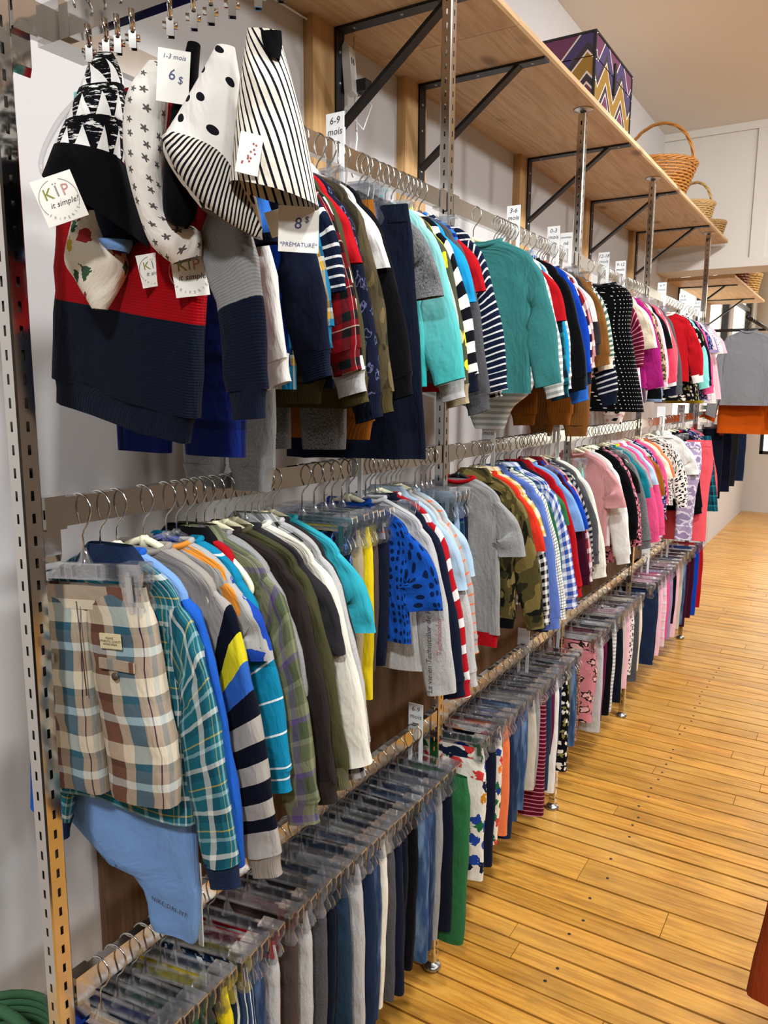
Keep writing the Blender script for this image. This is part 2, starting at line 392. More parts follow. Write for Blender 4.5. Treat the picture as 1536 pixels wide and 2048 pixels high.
for i, (a, b) in enumerate(wins):
    w_ = struct('window_%d' % (i+1), MB().box(a, a+.04, YE+.02, YE+.08, z0, z1).box(b-.04, b, YE+.02, YE+.08, z0, z1).box(a, b, YE+.02, YE+.08, z0, z0+.04).box(a, b, YE+.02, YE+.08, z1-.04, z1).box(a, b, YE+.03, YE+.07, 2.2, 2.24).box((a+b)/2-.015, (a+b)/2+.015, YE+.03, YE+.07, z0, z1).mesh('window_frame'), BLACKM)
    for k in range(2):
        ob('pane', boxmesh('pane', a+.04 if k == 0 else (a+b)/2+.015, (a+b)/2-.015 if k == 0 else b-.04, YE+.047, YE+.053, z0+.04, z1-.04), GLASS.m, w_)
for i, (a, b) in enumerate(lw):
    w_ = struct('window_%d' % (i+5), MB().box(-.08, -.02, a, a+.04, lz0, lz1).box(-.08, -.02, b-.04, b, lz0, lz1).box(-.08, -.02, a, b, lz0, lz0+.04).box(-.08, -.02, a, b, lz1-.04, lz1).box(-.07, -.03, a, b, 2.5, 2.54).mesh('window_frame'), BLACKM)
    for q0, q1 in ((lz0+.04, 2.5), (2.54, lz1-.04)): ob('pane', boxmesh('pane', -.053, -.047, a+.04, b-.04, q0, q1), GLASS.m, w_)
# brown panelling on the lower wall behind the racks
struct('trim_5', boxmesh('panel', .001, .02, 0.937, 5.5, .0, 1.02), PANELM)
# floor planks
rp = random.Random(3); yb = -1.2; base = MB().box(0, 1, 0, 1, -.03, 0).mesh('plank'); row = 0; cnt = 0
widths = {}
nail = MB().lathe([(.005, 0), (.005, .0009), (.0, .0009)], 8).mesh('nail')
ys = [1.767, 1.843, 1.920, 1.993, 2.068, 2.151, 2.283, 2.422, 2.5, 2.576, 2.66, 2.74, 2.82, 2.90, 2.98]
edges = []
y = 1.767
while y > -.6: edges.append(y-.0); y -= rp.choice([.074, .08, .085, .09])
edges = edges[::-1]+ys[1:]; y = 2.98
while y < 9.6: y += rp.choice([.076, .08, .085, .09, .082]); edges.append(y)
for i in range(len(edges)-1):
    ya, yb = edges[i], edges[i+1]
    cuts = [0.0]; x = rp.uniform(.5, 1.9)
    if ya > 1.2:
        while x < 3.4: cuts.append(x); x += rp.uniform(1.2, 2.4)
    cuts.append(RX1)
    for a, b in zip(cuts[:-1], cuts[1:]):
        gap = rp.uniform(.0055, .008) if rp.random() < .85 else .011
        pl = ob('plank', base, FLOORM, floor, (a+.001, ya-.02*.0+gap/2, rp.uniform(-.0012, .0004)), (0, 0, .0), (b-a-.002, yb-ya-gap, 1)); cnt += 1
        if 1.6 < ya < 4.6 and a < .68 < b and rp.random() < .8:
            n_ = ob('nail', nail, INK, pl, ((.68+rp.uniform(-.012, .012)-a)/(b-a), .5+rp.uniform(-.15, .15), 0.0), (0, 0, 0), (1/(b-a-.002), 1/(yb-ya-gap), 1))
far_floor = ob('floorboards', boxmesh('boards', 0, RX1, edges[-1], RY1, -.03, -.001), FLOORM, floor); far_floor['kind'] = 'stuff'
# ------------------------------------------------------------------ shelf, battens, brackets
SHZ = 2.49; XP = .391
sh = empty('wall_shelf', (0, 0, SHZ)); tag(sh, 'long pine plywood shelf on black brackets above the clothes racks', 'shelf')
def shelf_board(name, y0, y1, x1=.438, th=.024):
    mb = MB(); prof = [(0, 0), (x1-.006, 0), (x1, .005), (x1, th-.005), (x1-.006, th), (0, th)]
    mb.prism(prof, y0, y1); return mb.mesh(name)
ob('board', shelf_board('board', -1.0, 1.989), PINE, sh); ob('board', shelf_board('board', 1.991, 5.47), PINE, sh)
sh2 = empty('wall_shelf', (0, 0, 2.325)); tag(sh2, 'smaller pine shelf beyond the white bulkhead near the bright windows', 'shelf')
ob('board', shelf_board('board', 5.86, 7.65), PINE, sh2)
for i, (a, b) in enumerate([(.62, .80), (1.665, 1.80), (2.12, 2.25), (3.02, 3.14), (3.87, 3.99), (4.77, 4.88)]):
    struct('trim_%d' % (i+6), boxmesh('batten', 0, .03, a, b, 1.85, SHZ), PINEV)
screw = MB().lathe([(.0045, 0), (.0038, .002), (0, .0026)], 8).mesh('screw')
def bracket(y, zt, x0, label, ln=.40, drop=.30):
    r = empty('shelf_bracket', (x0, y, zt)); tag(r, label, 'bracket', 'black brackets under the plywood shelf')
    ob('wall_bar', MB().box(0, .006, -.018, .018, -drop, 0).mesh('wall_bar'), BLACKM, r)
    ob('arm', MB().box(0, ln, -.018, .018, -.007, 0).mesh('arm'), BLACKM, r)
    a = Vector((.004, 0, -drop+.06)); b = Vector((ln*.80, 0, -.004)); d = (b-a).normalized(); n = Vector((-d.z, 0, d.x))*.005
    w_ = Vector((0, .015, 0)); vs = [a-n-w_, a+n-w_, a+n+w_, a-n+w_, b-n-w_, b+n-w_, b+n+w_, b-n+w_]
    ob('brace', MB().add([tuple(q) for q in vs], [(0, 1, 2, 3), (7, 6, 5, 4), (0, 4, 5, 1), (1, 5, 6, 2), (2, 6, 7, 3), (3, 7, 4, 0)]).mesh('brace'), BLACKM, r)
    for q in (.05, .19, ln*.97-.03): ob('screw', screw, ZINC, r, (q, -.002, -.006), (math.pi, 0, 0))
    for q in (.055, .13, .25): ob('screw', screw, ZINC, r, (.006, -.002, -q), (0, math.pi/2, 0))
for y, lab in [(.72, 'black steel shelf bracket on the batten above the hats, out at the corner'), (1.775, 'black steel shelf bracket beside the white power strip'), (2.215, 'second black shelf bracket, just behind the tall chrome post'),
               (3.11, 'third black shelf bracket, below the purple chest'), (3.95, 'fourth black shelf bracket, below the big wicker basket'), (4.84, 'fifth black shelf bracket, nearest the white bulkhead')]:
    bracket(y, SHZ, .03, lab)
bracket(6.25, 2.325, .002, 'black bracket under the near end of the small far shelf'); bracket(7.25, 2.325, .002, 'black bracket under the far end of the small far shelf')
# ------------------------------------------------------------------ slotted chrome posts and rails
def slotted_post(h):
    mb = MB(); s_ = .013; pitch = .0285; sh_ = .0125; sw = .0045
    def face(fn, w0, w1):
        z = 0.0; zs = [0.0]
        k = int((h-.02)/pitch)
        for i in range(k):
            c = .02+i*pitch; a, b = c, c+sh_; prev = zs[-1]
            for (x0, x1, q0, q1) in ((w0, w1, prev, a), (w0, -sw/2, a, b), (sw/2, w1, a, b)):
                mb.add([fn(x0, q0), fn(x1, q0), fn(x1, q1), fn(x0, q1)], [(0, 1, 2, 3)])
            # slot reveal
            for (x0, x1) in ((-sw/2, -sw/2), (sw/2, sw/2)):
                p = [fn(x0, a), fn(x0, b)]; q = [fn(x0, b, .0018), fn(x0, a, .0018)]; mb.add(p+q, [(0, 1, 2, 3)])
            zs.append(b)
        mb.add([fn(w0, zs[-1]), fn(w1, zs[-1]), fn(w1, h), fn(w0, h)], [(0, 1, 2, 3)])
    c = .0022
    face(lambda u_, z, d=0: (u_, -s_+d, z), -s_+c, s_-c); face(lambda u_, z, d=0: (s_-d, u_, z), -s_+c, s_-c)
    face(lambda u_, z, d=0: (-u_, s_-d, z), -s_+c, s_-c); face(lambda u_, z, d=0: (-s_+d, -u_, z), -s_+c, s_-c)
    for sx, sy in ((1, -1), (1, 1), (-1, 1), (-1, -1)):   # small chamfered corners
        a = (sx*(s_-c), sy*s_); b = (sx*s_, sy*(s_-c)); mb.add([(a[0], a[1], 0), (b[0], b[1], 0), (b[0], b[1], h), (a[0], a[1], h)], [(0, 1, 2, 3)])
    return mb.mesh('slotted_tube')
POSTS = [.578, 1.697, 2.665, 3.65, 5.06, 7.2]
pm = {2.45: slotted_post(2.45)}
flange = MB().lathe([(.006, -.035), (.006, -.012), (.012, -.009), (.030, -.004), (.034, 0), (0, 0)], 24).mesh('flange')
foot = MB().lathe([(.0, .0), (.024, .0), (.026, .006), (.020, .014), (.006, .018), (.006, .03)], 20).mesh('foot')
plab = ['chrome slotted post at the left edge beside the plaid shorts', 'chrome slotted post between the aqua top and the teal shirt', 'chrome slotted post by the polka dot dress', 'chrome slotted post below the wicker baskets', 'chrome slotted post at the far end of the shelf', 'short chrome slotted post beyond the bulkhead']
for i, y in enumerate(POSTS[:5]):
    h = 2.45
    r = empty('slotted_post', (XP, y, 0)); tag(r, plab[i], 'post', 'chrome slotted rack posts')
    ob('slotted_tube', pm[h], CHROME, r, (0, 0, .025)); ob('foot', foot, ZINC, r)
    ob('flange', flange, ZINC, r, (0, 0, SHZ))
ROWS = {1: 2.03, 2: 1.44, 3: .757}       # height of the top of each rail
RH, RT = .038, .0075
rn = {1: 'upper', 2: 'middle', 3: 'lowest'}; bn = ['first', 'second', 'third', 'fourth', 'fifth']
for row, zt in ROWS.items():
    for b in range(5 if row == 2 else 4):
        y0, y1 = POSTS[b]+.014, POSTS[b+1]-.014
        r = empty('clothes_rail', (XP, y0, zt)); ln = y1-y0
        tag(r, 'flat chrome clothes rail, %s rail of the %s bay from the left' % (rn[row], bn[b]), 'rail', 'chrome clothes rails')
        ob('tube', boxmesh('tube', -RT, RT, .03, ln-.03, -RH, 0), CHROME, r)
        for q0, q1 in ((0.004, .034), (ln-.034, ln-.004)):
            ob('end_sleeve', boxmesh('end_sleeve', -RT-.003, RT+.003, q0, q1, -RH-.003, .003), CHROME, r)
        if b == 4: ob('wall_arm', boxmesh('wall_arm', -XP, .0, ln-.012, ln, -RH, 0), CHROME, r)
        ob('hook_plate', MB().prism([(-.002, -.04), (.002, -.04), (.002, -.075), (-.002, -.085)], -.004, .03).mesh('hook_plate'), CHROME, r)
# face-out arm with the hats
AY = .656
r = empty('faceout_arm', (XP, AY, ROWS[1])); tag(r, 'chrome face-out arm carrying the baby hats over the aisle', 'arm')
ob('tube', boxmesh('tube', .01, .40, -.0075, .0075, -RH, 0), CHROME, r)
ob('clamp', MB().box(-.012, .03, -.014, .05, -RH-.004, .004).mesh('clamp'), CHROME, r)
ob('end_stop', boxmesh('end_stop', .40, .405, -.01, .01, -RH-.002, .012), CHROME, r)
# ------------------------------------------------------------------ things on the shelf
chest = empty('chest', (0, 0, SHZ+.024)); tag(chest, 'purple and mustard chevron patterned chest with black edges on the shelf', 'chest')
CH = fab('chest_chevron', 'chevron', '#70485f', '#cdbfb8', '#4b4247', '#cdbfb8', '#94763e', '#cdbfb8', '#4b4247', '#54496a', '#cdbfb8', p=.26, r=.19, sc=.8, w=[9, 1, 3, 1, 7, 1, 3, 6, 1], rough=.5)
x0, x1, y0, y1 = .10, .405, 2.715, 3.17
b_ = ob('body', boxmesh('body', x0, x1, y0, y1, 0, .155), CH, chest); l_ = ob('lid', boxmesh('lid', x0-.001, x1+.001, y0-.001, y1+.001, .158, .232), CH, chest)
ob('latch', MB().box(x1, x1+.008, 2.93, 2.95, .10, .20).mesh('latch'), BLACKM, chest)
for xx in (x0, x1):
    for yy in (y0, y1):
        ob('corner_edging', boxmesh('corner_edging', xx-.004, xx+.004, yy-.004, yy+.004, 0, .156), BLACKM, b_)
        ob('corner_edging', boxmesh('corner_edging', xx-.0045, xx+.0045, yy-.0045, yy+.0045, .157, .234), BLACKM, l_)
ob('top_edging', boxmesh('top_edging', x0-.004, x1+.004, y0-.004, y0+.004, .228, .235), BLACKM, l_); ob('top_edging', boxmesh('top_edging', x1-.004, x1+.004, y0, y1, .228, .235), BLACKM, l_)
stud = MB().lathe([(.003, 0), (0, .002)], 8).mesh('stud')
for yy in (y0+.006, y1-.002):
    for zz in (.02, .08, .145, .172, .225): ob('stud', stud, ZINC, b_ if zz < .156 else l_, (x1+.0045, yy, zz), (0, math.pi/2, 0))
def basket(name, loc, r0, r1, h, col, label, hh, rot=0.0, rows=15, stakes=22, cat='basket'):
    mat = plain(name+'_'+label[:6].strip().replace(' ', '_'), col, .45, var=.45, scale=60)
    root = empty(name, loc, (0, 0, rot)); tag(root, label, cat, 'wicker baskets')
    mb = MB(); 
    for i in range(rows):
        t = (i+.5)/rows; r = r0+(r1-r0)*t; pts = []
        for j in range(stakes*4):
            a = 2*math.pi*j/(stakes*4); wv = .0035*math.cos(stakes*a/1.0*.5*2+math.pi*(i % 2)); pts.append(((r+wv)*math.cos(a), (r+wv)*math.sin(a), h*t))
        mb.tube(pts, h/rows*.52, 5, closed=True)
    ob('woven_wall', mb.mesh('woven_wall'), mat, root)
    mb = MB()
    for j in range(stakes):
        a = 2*math.pi*(j+.5)/stakes; mb.tube([(r0*math.cos(a), r0*math.sin(a), 0), (r1*math.cos(a), r1*math.sin(a), h)], .0028, 5)
    ob('stakes', mb.mesh('stakes'), mat, root)
    ob('base', MB().lathe([(0, .004), (r0, .004), (r0, 0), (0, 0)], 24).mesh('base'), mat, root)
    mb = MB(); N = 72
    for k in range(3):
        mb.tube([((r1+.006*math.cos(10*2*math.pi*j/N+k*2.1))*math.cos(2*math.pi*j/N), (r1+.006*math.cos(10*2*math.pi*j/N+k*2.1))*math.sin(2*math.pi*j/N), h+.004+.006*math.sin(10*2*math.pi*j/N+k*2.1)) for j in range(N)], .0062, 5, closed=True)
    ob('braided_rim', mb.mesh('braided_rim'), mat, root)
    mb = MB(); N = 40
    for k in range(3):
        pts = []
        for j in range(N+1):
            a = math.pi*j/N; tw = j*.55+k*2.1
            pts.append((.005*math.sin(tw), (r1+.0045*math.cos(tw))*math.cos(a), h-.02+(hh+.0045*math.cos(tw))*math.sin(a)+.02*math.sin(a)))
        mb.tube(pts, .0048, 5)
    ob('handle', mb.mesh('handle'), mat, root)
basket('wicker_basket', (.23, 4.36, SHZ+.024), .125, .20, .20, '#b9782f', 'large honey coloured wicker basket with tall hoop handle', .215, 1.35)
basket('wicker_basket', (.30, 5.0, SHZ+.024), .09, .12, .125, '#c9a063', 'small pale wicker basket behind the large honey one', .13, 1.2, 11, 18)
basket('wicker_basket', (.335, 5.335, SHZ+.024), .08, .10, .075, '#b58a4f', 'low brown wicker basket at the shelf end', .10, .2, 6, 16)
basket('wicker_basket', (.33, 6.55, 2.349), .09, .12, .15, '#8a4a22', 'dark brown wicker basket on the far shelf', .15, .4, 8, 16)
basket('wicker_basket', (.33, 7.1, 2.349), .10, .13, .14, '#c99a4e', 'golden wicker basket on the far shelf', .16, .9, 8, 16)
GREENB = plain('green_rope', '#41704a', .9, var=.3, scale=90)
gb = empty('green_basket', (.175, .59, .40)); tag(gb, 'green woven basket with loop handle by the left wall', 'basket')
mb = MB()
for i in range(13):
    t = i/12; rr = .085+.02*t; mb.tube([(rr*math.cos(a*math.pi/18), rr*math.sin(a*math.pi/18), .012*i) for a in range(36)], .0072, 6, closed=True)
ob('woven_wall', mb.mesh('woven_wall'), GREENB, gb); ob('base', MB().lathe([(0, 0), (.085, 0)], 24).mesh('base'), GREENB, gb)
mb = MB(); mb.tube([(.104*math.cos(a), .0, .11+.105*math.sin(a)) for a in np.linspace(0, math.pi, 16)], .009, 7); ob('handle', mb.mesh('handle'), GREENB, gb, (0, 0, 0), (0, 0, .35))
gs = ob('low_shelf', MB().box(.0, .30, .25, .70, .376, .396).box(.02, .05, .27, .30, 0, .376).box(.25, .28, .27, .30, 0, .376).box(.02, .05, .65, .68, 0, .376).box(.25, .28, .65, .68, 0, .376).mesh('low_shelf'), PINE)
tag(gs, 'low pine stand under the green basket by the left wall', 'stand')
# power strip, plug and cable
ps = empty('power_strip', (.034, 1.80, 2.40)); tag(ps, 'white power strip with black plug hanging beside the bracket', 'power strip')
ob('housing', MB().prism([(0, -.06), (.022, -.06), (.022, .05), (.011, .065), (0, .05)], -.018, .022).mesh('housing'), WHITEP, ps, (0, 0, 0), (0, -.08, .2))
ob('socket', MB().box(.0222, .0228, -.008, -.005, .0, .015).box(.0222, .0228, .005, .008, .0, .015).mesh('socket'), INK, ps, (0, 0, .01), (0, -.08, .2))
ob('plug', MB().box(.005, .05, .02, .05, -.05, -.02).mesh('plug'), BLACKM, ps)
mb = MB(); mb.tube([(.01, .03, -.04), (.05, .05, -.08), (.03, .04, -.14), (.012, -.02, -.10), (.01, -.02, -.2), (.01, .02, -.26), (.01, .04, -.16), (.008, .03, 0), (.008, .03, .09)], .0028, 6); ob('cable', mb.mesh('cable'), WHITEP, ps)
cb = MB().tube([(.012, y, SHZ-.012-.008*math.sin((y-.6)*3)) for y in np.linspace(.7, 1.8, 14)], .0025, 6).mesh('cable'); tag(ob('power_cable', cb, WHITEP), 'thin white cable running along the wall under the shelf', 'cable')
# ------------------------------------------------------------------ hangers
def hook_mesh(drop=.08):
    pts = []; r = .0205; cz = .0018-r
    for a in np.linspace(205, -35, 15): pts.append((r*math.cos(math.radians(a)), 0, cz+r*math.sin(math.radians(a))))
    pts += [(.0125, 0, cz-.020), (.004, 0, cz-.028), (.0, 0, cz-.036), (0, 0, -drop-.004)]
    return MB().tube(pts, .0015, 6).mesh('hook')
HOOK = hook_mesh()
def arms_mesh(half, drop, rad, curl=True):
    mb = MB()
    for s_ in (1, -1):
        P = [(0, -.078), (.03*half/.14, -.086), (.075*half/.14, -.104), (.115*half/.14, -.104-.35*drop), (.135*half/.14, -.104-.62*drop)]
        if curl: P += [(.138*half/.14, -.104-.78*drop), (.130*half/.14, -.104-.9*drop), (.118*half/.14, -.104-.9*drop)]
        q = catmull(P, 20); n = len(q)
        mb.tube([(s_*x, 0, z) for x, z in q], [rad*(1.15-.3*i/n) for i in range(n)], 8)
    mb.lathe([(.004, -.072), (.0065, -.074), (.008, -.09), (0, -.092)], 8)
    return mb.mesh('arms')
ARMS = {'ivory': arms_mesh(.118, .075, .0052), 'clear': arms_mesh(.115, .075, .0038), 'dark': arms_mesh(.115, .07, .004, False)}
def clip_meshes(half):
    bar = MB(); z = -.104
    bar.box(-half, half, -.0015, .0015, z-.011, z+.011).box(-half, half, -.0036, .0036, z+.0095, z+.0115).box(-half, half, -.0036, .0036, z-.0115, z-.0095)
    for q in (-.5, -.25, .25, .5): bar.box(q*half-.0008, q*half+.0008, -.0045, .0045, z-.008, z+.008)
    for k in range(4):
        a = k*math.pi/2+.4; bar.add([(0, 0, -.072), (.003*math.cos(a), .003*math.sin(a), -.072), (.016*math.cos(a), .007*math.sin(a), z+.009), (0, 0, z+.009)], [(0, 1, 2, 3)])
    bar.lathe([(.0035, -.072), (.006, -.085), (.011, z+.009)], 8)
    out = [(-.017, .012), (-.0185, .002), (-.016, -.012), (-.0095, -.024), (-.014, -.032), (-.0165, -.040), (-.012, -.049), (0, -.053), (.012, -.049), (.0165, -.040), (.014, -.032), (.0095, -.024), (.016, -.012), (.0185, .002), (.017, .012)]
    cl = MB()
    for y0, y1, in ((-.0105, -.0075), (.0075, .0105)): cl.prism(out, y0, y1)
    cl.box(-.017, .017, -.0105, .0105, .009, .0125).box(-.003, .003, -.013, -.0105, -.045, .004)
    sp = MB().box(-.0045, .0045, -.0125, -.0115, -.032, -.004).box(-.0045, .0045, .0115, .0125, -.032, -.004).box(-.0045, .0045, -.0125, .0125, -.004, -.002)
    return bar.mesh('bar'), cl.mesh('clip'), sp.mesh('spring')
BAR, CLIP, SPRING = clip_meshes(.092)
def hanger(kind, loc, rot, label):
    if kind == 'clip':
        r = empty('clip_hanger', loc, rot); tag(r, label, 'hanger', 'clear plastic clip hangers')
        ob('hook', HOOK, STEEL, r); ob('bar', BAR, CLEAR, r)
        for x in (-.088, .088):
            c = ob('clip', CLIP, CLEAR, r, (x, 0, -.104), (0, 0, 0), (1.18, 1.15, 1.12)); ob('spring', SPRING, STEEL, c)
    else:
        nm, mt = {'ivory': ('shirt_hanger', IVORY), 'clear': ('shirt_hanger', CLEAR), 'dark': ('shirt_hanger', BLACKM)}[kind]
        r = empty(nm, loc, rot); tag(r, label, 'hanger', {'ivory': 'ivory plastic shirt hangers', 'clear': 'clear plastic shirt hangers', 'dark': 'black shirt hangers'}[kind])
        ob('hook', HOOK, STEEL, r); ob('arms', ARMS[kind], mt, r)
    return r
# ------------------------------------------------------------------ garments (shared meshes)
CACHE = {}
def cached(key, fn):
    if key not in CACHE: CACHE[key] = fn()
    return CACHE[key]
def body_mesh(Wd, Ln, flare, thick, seed, scoop=.0):
    def go():
        b = .09; E = []
        pts = [(.046, .003), (.078, -.010), (Wd*.92, -.036), (Wd, -.074), (Wd*.985, -.16), (Wd*(1+flare*.5), -.16-(Ln-.16)*.5), (Wd*(1+flare), -Ln)]
        bs = [.010, .010, .010, thick*.8, thick, thick, thick]
        mb = MB(); sweep(mb, [(-x, z-b) for x, z in pts], [(x, z-b) for x, z in pts], bs, 22, 22, .0045, seed, kx=34, e=.5)
        return mb.mesh('garment')
    return cached(('body', Wd, Ln, flare, thick, seed), go)
def sleeve_mesh(side, Wd, Ls, spread, rad, thick, seed):
    def go():
        b = .09; k = spread
        o = [(Wd*.80, -.030), (Wd*.98, -.052), (Wd+.026*k, -.090), (Wd+.026*k+.035*k*min(1, Ls/.2), -.097-Ls*.45), (Wd+.032*k+.050*k*min(1, Ls/.25), -.097-Ls*.98)]
        i = [(Wd*.80, -.135), (Wd*.90, -.16), (Wd*.98, -.172), (Wd+.026*k+.035*k*min(1, Ls/.2)-rad*2, -.112-Ls*.52), (Wd+.032*k+.050*k*min(1, Ls/.25)-rad*1.75, -.10-Ls*1.03)]
        mb = MB(); s_ = side
        A = [(s_*x, z-b) for x, z in (i if s_ > 0 else o)]; B = [(s_*x, z-b) for x, z in (o if s_ > 0 else i)]
        sweep(mb, A, B, [thick*.5, thick*.8, thick, thick, thick*.95], 18, 16, .0026, seed, e=.62, wr=.0026)
        me = mb.mesh('sleeve'); me['end'] = [*(s_*np.array(i[-1])[:1]), i[-1][1]-b, *(s_*np.array(o[-1])[:1]), o[-1][1]-b]
        return me
    return cached(('slv', side, Wd, Ls, spread, rad, thick, seed), go)
def cuff_mesh(side, Wd, Ls, spread, rad, thick, seed, ln):
    def go():
        e = list(sleeve_mesh(side, Wd, Ls, spread, rad, thick, seed)['end']); i = np.array(e[:2]); o = np.array(e[2:])
        d = np.array([.006*side, -ln]); c = (i+o)/2
        P, Q = (i, o) if side > 0 else (o, i)
        mb = MB(); sweep(mb, [P+np.array([0, .006]), c+(P-c)*.9+d*.15, c+(P-c)*.82+d*.6, c+(P-c)*.84+d], [Q+np.array([0, .006]), c+(Q-c)*.9+d*.15, c+(Q-c)*.82+d*.6, c+(Q-c)*.84+d], [thick*1.03, thick*.95, thick*.85, thick*.85], 7, 14, 0, seed, e=.62, wr=.0004)
        return mb.mesh('cuff')
    return cached(('cuff', side, Wd, Ls, spread, rad, thick, seed, ln), go)
def neck_mesh(hw=.046):
    def go():
        return MB().tube([(hw*math.cos(a), .011*math.sin(a), -.088-.010*max(0, -math.sin(a))+.004*abs(math.cos(a))) for a in np.linspace(0, 2*math.pi, 28)[:-1]], .0052, 6, closed=True).mesh('neckband')
    return cached(('neck', hw), go)
def collar_mesh():
    def go():
        mb = MB(); sweep(mb, [(-.038, -.070), (-.052, -.086), (-.066, -.106)], [(.038, -.070), (.052, -.086), (.066, -.106)], [.010, .016, .020], 6, 18, 0, 3, wr=.0003); return mb.mesh('collar')
    return cached('collar', go)
def hem_mesh(Wd, Ln, flare, thick, seed, ln=.035):
    def go():
        b = .09; x = Wd*(1+flare); mb = MB()
        pts = [(x*1.0, -Ln+.004), (x*.95, -Ln-ln*.3), (x*.93, -Ln-ln)]
        sweep(mb, [(-p, z-b) for p, z in pts], [(p, z-b) for p, z in pts], [thick*1.05, thick*.95, thick*.9], 6, 22, .0045, seed, kx=34, wr=.0005); return mb.mesh('hem')
    return cached(('hem', Wd, Ln, flare, thick, seed, ln), go)
PT = -.128
def pants_mesh(hw, Ln, leg, thick, seed, spread=1.0, crotch=.16):
    def go():
        mb = MB(); gap = .004
        for s_ in (-1, 1):
            cx = hw*.56*spread+.0
            o = [(hw*.97, 0), (hw*1.04, -.05), (hw*1.06, -crotch*.8), (cx+leg, -crotch-(Ln-crotch)*.4), (cx+leg*.92, -Ln)]
            i = [(-.002, 0), (-.003, -.05), (0.0, -crotch*.8), (max(gap, cx-leg), -crotch-(Ln-crotch)*.4), (max(gap, cx-leg*.9), -Ln)]
            A = [(s_*x, z+PT) for x, z in (i if s_ > 0 else o)]; B = [(s_*x, z+PT) for x, z in (o if s_ > 0 else i)]
            sweep(mb, A, B, [.006, thick*.8, thick, thick, thick*.85], 18, 16, .0025, seed*3+s_, e=.6, wr=.0014)
        return mb.mesh('trousers')
    return cached(('pants', hw, Ln, leg, thick, seed, spread, crotch), go)
def waist_mesh(hw):
    def go():
        mb = MB(); sweep(mb, [(-hw*.97, PT+.006), (-hw*.985, PT-.012), (-hw*1.0, PT-.026)], [(hw*.97, PT+.006), (hw*.985, PT-.012), (hw*1.0, PT-.026)], [.0075, .010, .011], 6, 22, .0, 5, e=.55, wr=.0006); return mb.mesh('waistband')
    return cached(('waist', hw), go)
def legcuff_mesh(hw, Ln, leg, thick, s_, spread, ln=.035):
    def go():
        cx = hw*.56*spread; o = cx+leg*.92; i = max(.004, cx-leg*.9); c = (o+i)/2; mb = MB()
        P = [(s_*(c+(i-c)*k), PT-Ln-ln*t) for k, t in ((1.02, -.1), (.88, .3), (.8, 1))]; Q = [(s_*(c+(o-c)*k), PT-Ln-ln*t) for k, t in ((1.02, -.1), (.88, .3), (.8, 1))]
        if s_ < 0: P, Q = Q, P
        sweep(mb, P, Q, [thick*.9, thick*.85, thick*.8], 6, 16, .0, 2, e=.6, wr=.0006); return mb.mesh('cuff')
    return cached(('lcuff', hw, Ln, leg, thick, s_, spread, ln), go)
def skirt_mesh(hw, Ln, flare, thick, seed):
    def go():
        pts = [(hw*.95, 0), (hw*1.02, -.04), (hw*(1+flare*.5), -Ln*.5), (hw*(1+flare), -Ln)]; mb = MB()
        sweep(mb, [(-x, z+PT) for x, z in pts], [(x, z+PT) for x, z in pts], [.007, thick*.8, thick, thick*1.2], 16, 30, .007, seed, kx=70); return mb.mesh('skirt')
    return cached(('skirt', hw, Ln, flare, thick, seed), go)
def bodysuit_mesh(Wd, Ln, seed, skew=0.0):
    def go():
        b = .09
        Lp = [(-.046, .003), (-.078, -.010), (-Wd*.92, -.036), (-Wd, -.078), (-Wd, -.25), (-Wd*1.0, -Ln*.76), (-Wd*.55+skew, -Ln*.87), (-.045+skew, -Ln*.98), (-.04+skew, -Ln)]
        Rp = [(.046, .003), (.078, -.010), (Wd*.92, -.036), (Wd, -.078), (Wd, -.25), (Wd*(1.0 if not skew else 1.02), -Ln*.76), (Wd*(.55 if not skew else 1.03), -Ln*.87), (.045+skew, -Ln*.98), (.04+skew, -Ln)]
        mb = MB(); sweep(mb, [(x, z-b) for x, z in Lp], [(x, z-b) for x, z in Rp], [.010, .010, .01, .013, .016, .016, .014, .012, .012], 28, 24, .005, seed); return mb.mesh('bodysuit')
    return cached(('bs', Wd, Ln, seed, skew), go)
GNAME = {'ls': 'long_sleeve_top', 'ss': 'tee_shirt', 'sl': 'sleeveless_dress', 'dress': 'dress', 'pants': 'trousers', 'shorts': 'shorts', 'skirt': 'skirt', 'bs': 'bodysuit'}
GCAT = {'ls': 'top', 'ss': 'shirt', 'sl': 'dress', 'dress': 'dress', 'pants': 'pants', 'shorts': 'shorts', 'skirt': 'skirt', 'bs': 'bodysuit'}
SZ = {'s': .9, 'm': 1.0, 'l': 1.1}
rg = random.Random(21); LABELS = set(); GARMENTS = []
